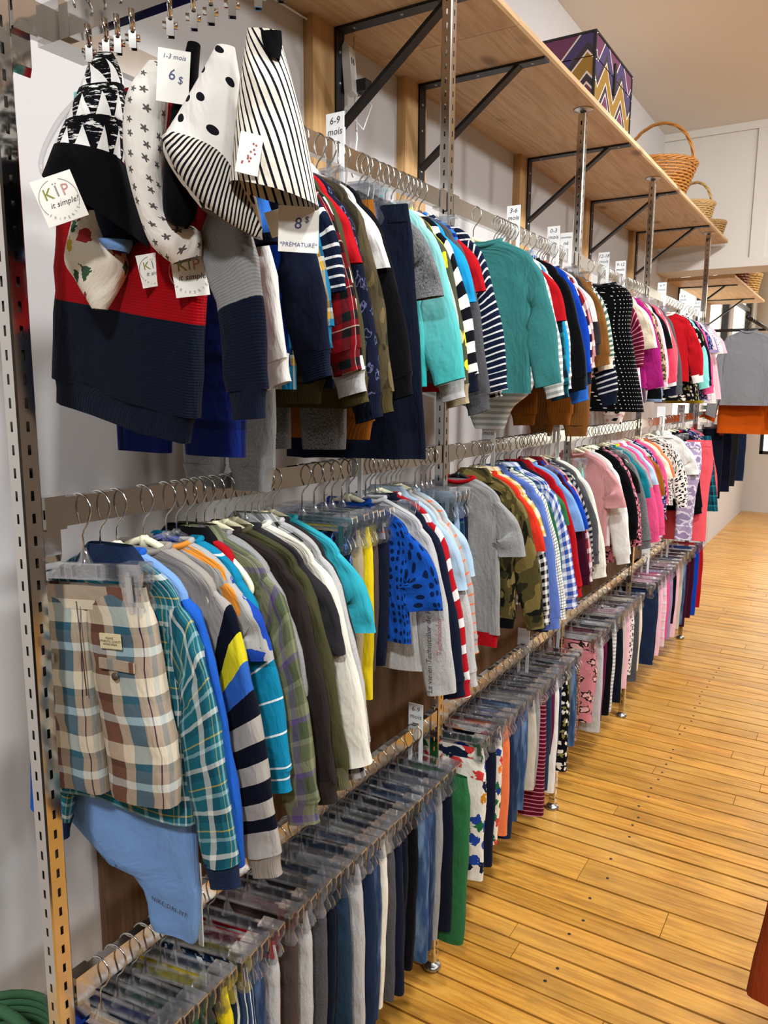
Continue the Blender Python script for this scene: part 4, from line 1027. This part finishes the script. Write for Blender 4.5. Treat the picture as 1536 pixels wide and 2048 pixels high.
LOW = [
 ('BAY', .60, 1.665),
 (300, 'deep blue cotton shorts at the rail start', 'shorts', 'royal', {}), (330, 'dark blue jersey shorts', 'shorts', 'slate', {}), (358, 'navy sweat shorts', 'shorts', 'navy2', {}), (384, 'dark green jersey shorts', 'shorts', 'green', {}),
 (410, 'black cotton shorts', 'shorts', 'black', {}),
 (440, 'lemon yellow ruffled shorts', 'shorts', 'yellow', {}), (478, 'blue and white striped denim shorts', 'shorts', 'vdenim', {}), (500, 'faded dark denim shorts', 'shorts', 'denim', {}),
 (536, 'grey leggings with red stripe waist', 'pants', 'lgrey', dict(tm='redstripe')), (575, 'brown grey sweatpants', 'pants', 'brown', {}), (600, 'pale grey heart print leggings', 'pants', 'lgrey', {}),
 (630, 'taupe grey joggers', 'pants', 'dgrey', {}), (652, 'indigo pull-on jeans', 'pants', 'denimd', {}), (672, 'navy blue joggers', 'pants', 'slate', {}), (700, 'light grey marl sweatpants', 'pants', 'lgrey', {}),
 (722, 'dark wash five pocket jeans', 'pants', 'denim2', {}), (740, 'faded blue jeans', 'pants', 'denim', {}), (756, 'off white cotton pants', 'pants', 'ivory', {}), (768, 'mid grey sweatpants', 'pants', 'dgrey', {}),
 (780, 'navy sweatpants with striped tab', 'pants', 'navy2', {}), (798, 'dark navy tracksuit pants', 'pants', 'navy', {}), (818, 'black slim pants', 'pants', 'black', {}), (832, 'medium wash jeans', 'pants', 'denim3', {}), (850, 'deep blue jeggings', 'pants', 'denim', {}), (866, 'heather grey wool pants', 'pants', 'grey', {}),
 (880, 'charcoal blue chinos', 'pants', 'denimd', {}), (894, 'forest green sweatpants', 'pants', 'green2', dict(L=.45, dx=.035, thick=.018)),
 ('BAY', 1.735, 2.635),
 (942, 'white pants printed with colourful trucks', 'pants', 'truckprint', dict(L=.38, spread=.9)), (966, 'midnight blue leggings', 'pants', 'navy2', dict(L=.38)), (980, 'cream pants with coloured prints', 'pants', 'truckprint2', dict(L=.34)), (990, 'soft orange leggings', 'pants', 'orange', dict(L=.33)),
 (1000, 'wide dark jeans with frayed hem', 'pants', 'denim2', dict(L=.36)), (1018, 'classic blue jeans', 'pants', 'denim', dict(L=.34)), (1032, 'stone washed jeans', 'pants', 'denim3', dict(L=.33)), (1046, 'taupe cargo pants', 'pants', 'beige', dict(L=.29)), (1056, 'grey knit leggings', 'pants', 'grey', dict(L=.30)),
 (1064, 'burgundy striped leggings', 'pants', 'burgstripe', dict(L=.42)), (1070, 'indigo cuffed jeans', 'pants', 'denim2', dict(L=.30)), (1080, 'steel blue leggings', 'pants', 'slate', dict(L=.36)), (1088, 'raspberry jersey pants', 'pants', 'burg', dict(L=.25)), (1094, 'white cotton leggings', 'pants', 'white', dict(L=.40)), (1102, 'dark pocket jeans', 'pants', 'denim2', dict(L=.3)),
 (1112, 'black floral leggings', 'pants', 'floralblk', dict(L=.36)), (1120, 'khaki green pants', 'pants', 'olive2', dict(L=.34)), (1128, 'petrol blue jeggings', 'pants', 'denim3', dict(L=.30)), (1138, 'rust glitter leggings', 'pants', 'rustglit', dict(L=.30)),
 ('BAY', 2.7, 3.61),
 (1172, 'pink butterfly print leggings', 'pants', 'butterfly', dict(L=.31, spread=.9)), (1184, 'silver grey joggers', 'pants', 'lgrey', dict(L=.38)), (1194, 'plum jersey leggings', 'pants', 'burg', dict(L=.36)), (1203, 'black leggings with white piping', 'pants', 'black', dict(L=.36)), (1212, 'white flared sweatpants', 'pants', 'wgstripe', dict(L=.37)), (1222, 'dark navy leggings', 'pants', 'navy', dict(L=.36)),
 (1230, 'cream jersey joggers', 'pants', 'beige', dict(L=.34)), (1238, 'pale pink star leggings', 'pants', 'ltpink', dict(L=.34)), (1246, 'white leggings with dark spots', 'pants', 'dalm', dict(L=.3)), (1256, 'flat grey pants', 'pants', 'dgrey', dict(L=.36)), (1264, 'ecru cotton pants', 'pants', 'cream', dict(L=.33)),
 ('BAY', 3.69, 5.02),
 (1284, 'large faded navy jeans', 'pants', 'denim2', dict(L=.36, wide=.115)), (1298, 'ink blue leggings', 'pants', 'navy2', dict(L=.38)), (1306, 'pink quilted leggings', 'pants', 'ltpink', dict(L=.38)), (1314, 'grey and pink leggings', 'pants', 'plaidpink', dict(L=.36)), (1321, 'bright pink joggers', 'pants', 'pink', dict(L=.34)), (1328, 'lavender ribbed leggings', 'pants', 'lilac', dict(L=.36)),
 (1335, 'black velvet leggings', 'pants', 'black', dict(L=.3)), (1342, 'blush cotton pants', 'pants', 'ltpink', dict(L=.4)), (1350, 'beige marl joggers', 'pants', 'beige', dict(L=.38)), (1357, 'blue skinny jeans', 'pants', 'denim3', dict(L=.38)), (1365, 'wine red velvet pants', 'pants', 'burg2', dict(L=.42)), (1374, 'dark plum leggings', 'pants', 'burg2', dict(L=.40)),
 (1384, 'cobalt blue leggings', 'pants', 'royal', dict(L=.42)), (1392, 'red sparkle leggings', 'pants', 'red', dict(L=.4)),
]
rowname = {1: 'upper', 2: 'middle', 3: 'lowest'}
hlab = {'ivory': 'ivory hanger with wire hook holding the %s', 'clear': 'clear plastic hanger with wire hook holding the %s', 'dark': 'black hanger with wire hook holding the %s', 'clip': 'clear clip hanger with metal hook holding the %s'}
SHIFT = {1: ([480, 700, 800, 968, 1060, 1192, 1256, 1400], [0, 0, 15, 10, 10, 30, 35, 25]),
         2: ([420, 560, 642, 768, 836, 965, 1068, 1144, 1196, 1332, 1440], [35, 35, 25, 45, 35, 20, 10, 15, 8, 5, 5]),
         3: ([300, 894, 942, 1172, 1284, 1392], [0, 18, 22, 20, 20, 15])}
def place(row, items, y_min):
    zt = ROWS[row]; bays = []
    for it in items:
        if it[0] == 'BAY': bays.append((it[1], it[2], [])); continue
        u, desc, kind, mat, op = it
        u = u+float(np.interp(u, *SHIFT[row]))
        pants = kind in ('pants', 'shorts', 'skirt')
        bays[-1][2].append([y_at(u, XP+(.10 if pants else .125), zt-(.14 if pants else .17)), desc, kind, mat, dict(op)])
    out = []
    for y0, y1, its in bays:
        its.sort(key=lambda q: q[0]); lo, hi = its[0][0], its[-1][0]
        a, b = max(lo, y0), min(hi, y1)
        if lo > y0+.05: a = lo
        for q in its: q[0] = a+(q[0]-lo)*(b-a)/max(hi-lo, 1e-6)
        y = a-1; step = min(.0175, (b-a)/max(1, len(its)-1)*.8)
        for q in its: q[0] = max(q[0], y+step); y = q[0]
        over = its[-1][0]-y1
        if over > 0:
            lo = its[0][0]; hi = its[-1][0]
            for q in its: q[0] = lo+(q[0]-lo)*(y1-lo)/(hi-lo)
        out += its
    for y, desc, kind, mat, op in out:
        hang = op.pop('hang', 'clip' if kind in ('pants', 'shorts', 'skirt') else ('ivory' if rg.random() < .8 else 'clear')); op.pop('nohang', 0)
        for k in ('sm', 'tm'):
            if k in op: op[k] = F[op[k]]
        yaw = .11+.07*math.sin(y*5.3+row)+rg.uniform(-.025, .025); roll = rg.uniform(-.035, .015)
        tail = ', on the %s rail' % rowname[row]
        assert desc not in LABELS, desc
        LABELS.add(desc)
        if kind in ('shorts',) and hang == 'ivory': hang = 'clip'
        hanger(hang, (XP, y, zt+.0), (0, roll, yaw), hlab[hang] % desc)
        g = garment(desc, kind, F[mat], (XP, y, zt), (0, roll, yaw), desc+tail, **op)
        if desc.startswith('grey romper with vertical'): letter_romper(g)
plain('red_ink', '#a85a58', .8)
def letter_romper(g):
    ob('lettering', text_mesh('La vie en Technicolor de ROMY & AKSEL', .0150, .1), INK, g, (.06, -.021, -.27), (math.pi/2, -math.pi/2, 0))
    ob('lettering', text_mesh('La vie en Technicolor de ROMY & AKSEL', .0165, .1), INK, g, (.158, -.0185, -.345), (math.pi/2, -math.pi/2-.05, 0))
    ob('lettering', text_mesh('Technicolor', .0165, .1), MATS['red_ink'], g, (.182, -.0185, -.36), (math.pi/2, -math.pi/2-.05, 0))
place(1, UP, .745); place(2, MID, .785); place(3, LOW, .60)
# ---- the big pieces at the near end of each rail
def special(desc, kind, hang, y, row, mat, yaw, roll, **op):
    zt = ROWS[row]; hanger(hang, (XP, y, zt), (0, roll, yaw), hlab[hang] % desc); LABELS.add(desc)
    for k in ('sm', 'tm'):
        if k in op: op[k] = F[op[k]]
    return garment(desc, kind, F[mat], (XP, y, zt), (0, roll, yaw), desc+', on the %s rail' % rowname[row], **op)
special('red and navy colour block sweatshirt', 'ls', 'clear', .705, 1, 'colourblock', -.14, .16, dx=.088, wall_spread=.1, sm='colourslv', tm='ribnavy', wide=.160, L=.375, SL=.225, hem=True, seed=7, spread=1.7, thick=.02, flare=.05)
sh_ = special('brown cream and blue plaid shorts', 'shorts', 'clip', .652, 2, 'plaidbrown', .10, -.08, wide=.106, L=.29, seed=9, spread=1.02, thick=.022)
shp = [q for q in sh_.children if q.name.startswith('waistband')][0]
PATCH = plain('patch_cloth', '#d8cba0', .9); BTN = plain('horn_button', '#4a4032', .5)
p_ = ob('label_patch', MB().box(-.018, .018, -.001, .001, -.010, .010).mesh('label_patch'), PATCH, sh_, (.056, -.0245, -.190)); ob('lettering', text_mesh('PLEASE\nAUTHENTIC QUALITY\nWORKWEAR', .0042), INK, p_, (0, -.0015, 0), (math.pi/2, 0, 0))
for x in (.062, -.075):
    w_ = ob('pocket_welt', MB().box(-.030 if x > 0 else -.02, .030 if x > 0 else .02, -.0015, .0015, -.007, .007).mesh('pocket_welt'), F['plaidbrown'], sh_, (x, -.0245, -.222), (0, .05, 0))
    ob('button', MB().lathe([(.0055, 0), (.0055, .002), (0, .0025)], 14).mesh('button'), BTN, w_, (0, -.003, -.014), (math.pi/2, 0, 0))
ob('fly_seam', MB().tube([(.0, -.0225, -.14), (.002, -.0245, -.20), (0, -.0235, -.27)], .0009, 5).mesh('fly_seam'), BTN, sh_)
special('teal plaid flannel shirt with denim cuff', 'ls', 'clear', .684, 2, 'plaidteal', .12, .0, dx=.02, wall_spread=.55, tm='denim2', wide=.118, L=.365, SL=.31, collar=True, seed=2, spread=1.0)
bsx = special('sky blue long sleeve sports bodysuit', 'bs', 'ivory', .712, 2, 'ltblue', .13, .0, sm='blue2', tm='blue2', wide=.124, L=.575, SL=.34, seed=6, skew=.075, cuff=False, spread=.95)
ob('lettering', text_mesh('NIKE DRI-FIT', .010, 0, 'CENTER', 1.15), INK, bsx, (.083, -.020, -.605), (math.pi/2, .16, 0))
special('grey and navy striped sweater with yellow band', 'ls', 'ivory', .760, 2, 'stripesweat', .10, -.01, sm='stripeslv', tm='ribgrey', wide=.13, L=.34, SL=.335, seed=4, spread=1.15)
# ------------------------------------------------------------------ size dividers
def divider(row, y, lines, label, w_=.040, up=.052, dn=.085, dx=0.0, yaw=0.0):
    r = empty('size_divider', (XP+dx, y, ROWS[row]), (0, 0, yaw)); tag(r, label, 'sign', 'white size dividers on the rails')
    poly = [(-w_/2, up), (w_/2, up), (w_/2, -dn), (.0095, -dn), (.0095, .002), (-.0095, .002), (-.0095, -dn), (-w_/2, -dn)]
    ob('plate', MB().prism(poly, -.001, .001).mesh('plate'), WHITEP, r)
    for i, t_ in enumerate(lines): ob('lettering', text_mesh(t_, .0175 if len(t_) < 6 else .011, .15), INK, r, (0, -.0016, up-.014-.019*i), (math.pi/2, 0, 0))
for row, y, ls, lab in [(1, 1.248, ('6-9', 'mois'), 'white size divider reading 6-9 mois on the upper rail beside the first bracket'), (1, 2.105, ('3-6', 'mois'), 'white size divider reading 3-6 mois on the upper rail'),
    (1, 2.43, ('0-3', 'mois'), 'white size divider reading 0-3 mois on the upper rail'), (1, 2.55, ('nouveau', 'né'), 'white size divider reading nouveau né beside a chrome post'),
    (1, 2.98, ('12-18', 'mois'), 'white size divider reading 12-18 mois on the upper rail'), (1, 3.21, ('9-12', 'mois'), 'white size divider reading 9-12 mois on the upper rail'),
    (1, 3.95, ('6-9', 'mois'), 'white size divider reading 6-9 mois by the fourth post, upper rail'), (1, 4.45, ('3-6', 'mois'), 'white size divider reading 3-6 mois far along the upper rail'), (1, 4.85, ('0-3', 'mois'), 'last white size divider on the upper rail by the far post'),
    (2, 1.31, (), 'plain white divider on the middle rail among the clip hangers'), (2, 1.977, ('12-18', 'mois'), 'white size divider reading 12-18 mois on the middle rail'), (2, 2.511, ('6-12', 'mois'), 'white size divider reading 6-12 mois on the middle rail'),
    (2, 4.1, (), 'plain white divider far along the middle rail'), (2, 4.6, ('4', 'ans'), 'white size divider reading 4 ans far along the middle rail'),
    (3, .83, (), 'plain white divider on the lowest rail under the sky blue bodysuit'), (3, 1.585, ('6-9', 'mois'), 'white size divider reading 6-9 mois on the lowest rail'), (3, 2.3, (), 'plain white divider on the second lowest rail bay'), (3, 2.60, ('12', 'mois'), 'white size divider on the lowest rail by the third post'),
    (3, 3.95, (), 'plain white divider on the lowest rail before the lilac leggings'), (3, 4.4, (), 'farthest plain white divider on the lowest rail')]:
    divider(row, y, ls, lab, dn=.085 if row != 3 else .10)
# ------------------------------------------------------------------ baby hats on the face-out arm
PHI = math.radians(42)
EX = np.array([math.cos(PHI), math.sin(PHI), 0.0]); EN = np.array([math.sin(PHI), -math.cos(PHI), 0.0])
def local(u, v, x, off=0.0):
    """outline point of a flat-hung hat, in metres from its hook on the arm"""
    o = np.array([x, AY, ROWS[1]])+EN*off; d = AX.T @ np.array([(u-768)/FPX, (v-1024)/FPX, 1.0])
    t = ((o-CAM) @ EN)/(d @ EN); p = CAM+d*t-o
    return float(p @ EX), float(p[2])
def hat(desc, x, L, Rr, th, mat, parts=(), off=0.0, seed=0, name='baby_hat', fold=.002):
    loc = np.array([x, AY, ROWS[1]])+EN*off
    mb = MB(); sweep(mb, [local(u, v, x, off) for u, v in L], [local(u, v, x, off) for u, v in Rr], th, 20, 24, fold, seed, e=.85, wr=.0012, kx=60)
    o = ob(name, mb.mesh('hat'), F[mat], None, tuple(loc), (0, 0, PHI)); tag(o, desc, 'hat', 'baby hats on the face-out arm')
    for nm, L2, R2, th2, m2, dy in parts:
        mb = MB(); sweep(mb, [local(u, v, x, off) for u, v in L2], [local(u, v, x, off) for u, v in R2], th2, 14, 24, fold, seed+1, e=.85, wr=.0012, kx=60)
        ob(nm, mb.mesh(nm), F[m2], o, (0, dy, 0))
    return o
hb = hat('black and white brush pattern baby hat with wide black band', .50, [(192, 108), (166, 160), (135, 235), (108, 298)], [(226, 106), (246, 150), (252, 225), (246, 325)], [.004, .018, .026, .030], 'brush',
    [('band', [(109, 294), (95, 325), (82, 352)], [(246, 320), (272, 400), (300, 500)], [.031, .034, .034], 'black', 0)])
hat('cream palm print baby hat hanging crown down', .49, [(150, 425), (127, 515), (150, 560), (186, 618)], [(240, 430), (252, 500), (256, 545), (214, 620)], [.02, .024, .02, .006], 'palmprint', off=-.03)
hat('navy baby hat with light blue trim behind the palm hat', .53, [(190, 330), (188, 420), (212, 492)], [(290, 340), (292, 440), (262, 505)], [.014, .018, .008], 'navy2', [('trim', [(196, 478), (204, 488), (216, 500)], [(268, 484), (264, 496), (258, 508)], [.012, .012, .008], 'ltblue', -.002)], off=-.035)
hat('white baby hat printed with small grey stars', .59, [(296, 122), (256, 180), (246, 255), (254, 335), (277, 430), (302, 492), (345, 528)], [(338, 128), (338, 200), (328, 300), (330, 380), (352, 440), (402, 462), (404, 512)], [.006, .02, .024, .022, .022, .02, .01], 'starprint')
hat('plain black baby hat between star and dotted hats', .625, [(374, 88), (346, 200), (330, 330), (326, 425), (352, 456)], [(402, 92), (396, 200), (392, 330), (396, 420), (378, 456)], [.008, .014, .016, .016, .008], 'black')
hat('white baby hat with black dots and striped lining', .68, [(430, 92), (400, 150), (361, 225), (327, 290), (350, 350), (400, 415)], [(472, 98), (482, 170), (490, 260), (500, 340), (522, 430), (526, 480)], [.006, .02, .028, .03, .028, .016], 'spots',
    [('lining', [(329, 291), (352, 348), (400, 412), (460, 458), (512, 486)], [(346, 279), (396, 294), (442, 320), (478, 372), (524, 468)], [.004, .010, .010, .010, .004], 'hatstripe2', -.028)], seed=3)
hs = hat('cream baby hat with thin black stripes', .745, [(492, 58), (481, 150), (471, 260), (458, 366)], [(560, 66), (586, 170), (615, 290), (640, 417)], [.006, .02, .028, .030], 'hatstripe', [('crown_patch', [(522, 78), (526, 100), (540, 128)], [(560, 76), (562, 104), (558, 132)], [.003, .003, .003], 'black', -.016)], seed=5)
a = local(498, 326, .745); pt = ob('label_patch', MB().box(-.011, .011, -.0008, .0008, -.019, .019).mesh('label_patch'), PAPER, hs, (a[0], -.0315, a[1]), (0, .18, .0))
mb = MB(); rr_ = random.Random(2)
for i in range(12): mb.lathe([(.0012, 0), (0, .0004)], 6, (rr_.uniform(-.006, .006), rr_.uniform(-.010, .010), 0))
ob('dots', mb.mesh('dots'), plain('red_ink', '#a85a58', .8), pt, (0, -.0009, 0), (math.pi/2, 0, 0))
hc = MB().box(-.004, .004, -.004, -.003, -.018, 0).box(-.004, .004, .003, .004, -.018, 0).tube([(-.008, 0, -.006), (.008, 0, -.006)], .004, 8).tube([(0, -.006, 0), (0, -.012, .02)], .0025, 6).tube([(0, .006, 0), (0, .012, .02)], .0025, 6).mesh('clip')
for i, (x, yw, de) in enumerate([(.455, .1, 'mint baby hat side of the arm'), (.485, -.2, 'palm print hat'), (.505, .15, 'brush pattern hat'), (.53, .3, 'navy trimmed hat'), (.59, -.1, 'star print hat'), (.625, .2, 'plain black hat'), (.65, -.25, 'price tag above the black hat'), (.68, .1, 'dotted hat'), (.715, -.1, 'small white card on the arm'), (.745, .2, 'thin striped hat'), (.77, .0, 'arm tip beyond the striped hat')]):
    r = empty('clip_hook', (x, AY, ROWS[1]), (0, 0, math.pi/2+yw)); tag(r, 'shiny metal clip hook on the arm for the %s' % de, 'hook', 'metal clip hooks on the face-out arm')
    ob('hook', HOOK, CHROME, r, (0, 0, 0), (0, 0, 0), (1, 1, .62)); ob('clip', hc, CHROME, r, (0, 0, -.052), (0, 0, PHI-math.pi/2-yw))
# mint hat sliver
hat('mint baby hat mostly hidden behind the brush pattern hat', .46, [(146, 186), (147, 215), (150, 240)], [(190, 180), (190, 215), (188, 240)], [.006, .01, .008], 'mint')
# ---- paper price tags
OLIVEI = plain('olive_ink', '#8a8a3a', .8); PINKI = plain('pink_ink', '#c08a82', .8); GREYI = plain('grey_ink', '#8c8880', .8)
def paper_tag(desc, x, off, q, marks):
    P = [np.array(local(u, v, x, off)) for u, v in q]; c = sum(P)/4
    ex = (P[1]-P[0]+P[2]-P[3])/2; ez = (P[0]-P[3]+P[1]-P[2])/2; w_, h = np.linalg.norm(ex), np.linalg.norm(ez); ang = math.atan2(ex[1], ex[0])
    loc = np.array([x, AY, ROWS[1]])+EN*off+EX*c[0]+np.array([0, 0, c[1]])
    r = empty('price_tag', tuple(loc), (0, -ang, PHI)); r.rotation_mode = 'XYZ'
    r.matrix_world = Matrix.Translation(Vector(loc)) @ Matrix.Rotation(PHI, 4, 'Z') @ Matrix.Rotation(-ang, 4, 'Y')
    tag(r, desc, 'tag', 'paper tags on the baby hats')
    ob('card', MB().box(-w_/2, w_/2, -.0004, .0004, -h/2, h/2).mesh('card'), PAPER, r)
    for t_, s_, px, pz, m_, shr in marks:
        ob('lettering', text_mesh(t_, s_*h, shr), m_, r, (px*w_, -.0007, pz*h), (math.pi/2, 0, 0))
    return r, w_, h
def kip(desc, x, off, q):
    r, w_, h = paper_tag(desc, x, off, q, [('K', .34, -.2, .14, OLIVEI, 0), ('Ï', .34, .02, .15, GREYI, 0), ('P', .34, .22, .14, PINKI, 0), ('it simple!', .17, .08, -.1, INK, .25)])
    mb = MB(); rad = .42*h
    for a0, a1 in ((100, 215), (-35, 70)): mb.tube([(rad*math.cos(math.radians(a)), -.0006, rad*math.sin(math.radians(a))) for a in np.linspace(a0, a1, 16)], .0003, 4)
    ob('ring', mb.mesh('ring'), GREYI, r)
    for i, ch in enumerate('FRIPERIE'):
        a = math.radians(222+i*(96/7)); ob('lettering', text_mesh(ch, .085*h), GREYI, r, (rad*math.cos(a), -.0007, rad*math.sin(a)), (math.pi/2, -(a+math.pi/2), 0))
kip('square paper tag printed KÏP it simple under the black band', .50, .045, [(56, 366), (136, 340), (181, 428), (101, 456)])
kip('paper tag printed KÏP it simple beside the palm hat', .55, -.03, [(268, 512), (326, 503), (343, 567), (289, 577)])
kip('paper tag printed KÏP it simple below the star hat', .59, -.02, [(342, 497), (411, 494), (415, 588), (348, 598)])
paper_tag('paper price tag marked 6$ above the star hat', .64, .01, [(318, 92), (386, 108), (372, 208), (310, 203)], [('6', .30, -.05, .02, plain('blue_ink', '#4a4f80', .8), .1), ('$', .2, .22, -.06, MATS['blue_ink'], .1), ('1-3 mois', .13, 0, .36, MATS['blue_ink'], .2)])
paper_tag('paper price tag marked 8$ prématuré below the striped hat', .745, -.015, [(560, 412), (641, 414), (634, 509), (553, 500)], [('8', .36, -.02, .12, MATS['blue_ink'], .1), ('$', .2, .2, .22, MATS['blue_ink'], .1), ('*PRÉMATURÉ*', .135, 0, -.34, MATS['blue_ink'], .1)])
paper_tag('small blank paper tag behind the 8$ tag', .72, -.02, [(532, 420), (572, 420), (566, 462), (540, 482)], [])
# ------------------------------------------------------------------ things further down the shop
rk = empty('garment_rail', (.62, 5.2, 0)); tag(rk, 'black wall-mounted garment rail beyond the shelf end', 'rail')
for z in (2.02,): ob('bar', MB().tube([(0, 0, z-.012), (0, 2.4, z-.012)], .012, 10).mesh('bar'), BLACKM, rk)
for y in (1.0, 2.3): ob('wall_arm', MB().tube([(-.62, y, 2.0), (0, y, 2.0)], .011, 10).mesh('wall_arm'), BLACKM, rk)
def rack_item(desc, kind, hang, y, z, mat, x=.62, **op):
    hanger(hang, (x, y, z), (0, 0, op.get('yaw', 0)), hlab[hang] % desc); yaw = op.pop('yaw', 0)
    return garment(desc, kind, F[mat] if isinstance(mat, str) else mat, (x, y, z), (0, 0, yaw), desc+', on the far rack', **op)
F['fargrey'] = fab('fargrey', 'heather', '#86878a', '#96979a'); F['farorange'] = fab('farorange', 'solid', '#c9641a')
rack_item('grey long sleeve sweater facing the aisle', 'ls', 'dark', 5.3, 2.02, 'fargrey', wide=.135, L=.45, SL=.42, cuff=False, seed=1)
rack_item('orange long sweater behind the grey one', 'ls', 'dark', 5.40, 2.02, 'farorange', wide=.15, L=.63, SL=.45, cuff=False, seed=2)
ds = empty('display_stand', (.95, 8.6, 0)); tag(ds, 'round wooden display stand far down the shop', 'stand')
ob('top', MB().lathe([(0, 2.04), (.42, 2.04), (.42, 2.01), (0, 2.01)], 28).mesh('top'), PINE, ds); ob('pole', MB().tube([(0, 0, 0), (0, 0, 2.01)], .02, 10).mesh('pole'), BLACKM, ds); ob('foot', MB().lathe([(0, .02), (.25, .02), (.25, 0), (0, 0)], 24).mesh('foot'), BLACKM, ds)
bx_ = empty('storage_box', (1.0, 8.5, 2.04)); tag(bx_, 'dark storage box with red rim on the far stand', 'box')
ob('body', boxmesh('body', -.16, .16, -.12, .12, .03, .24), plain('box_dark', '#3a3c44', .7), bx_); ob('rim', boxmesh('rim', -.165, .165, -.125, .125, 0, .03), plain('box_red', '#8c2030', .7), bx_)
# rack and rust garment at the right edge
rk2 = empty('garment_rack', (1.322, 1.6, 0)); tag(rk2, 'low black rack carrying the rust coloured dress', 'rack')
ob('bar', MB().tube([(0, 0, .868), (0, 1.6, .868)], .012, 10).mesh('bar'), BLACKM, rk2)
for y in (.05, 1.55): ob('upright', MB().tube([(.25, y, 0), (.25, y, .868), (0, y, .868)], .012, 10).mesh('upright'), BLACKM, rk2)
hanger('dark', (1.322, 1.70, .88), (0, 0, .06), hlab['dark'] % 'rust coloured sleeveless dress')
g = garment('rust', 'sl', F['rust'], (1.322, 1.70, .88), (0, 0, .06), 'rust coloured sleeveless dress at the right edge of the aisle', wide=.12, L=.50, flare=.32, seed=3, thick=.03)
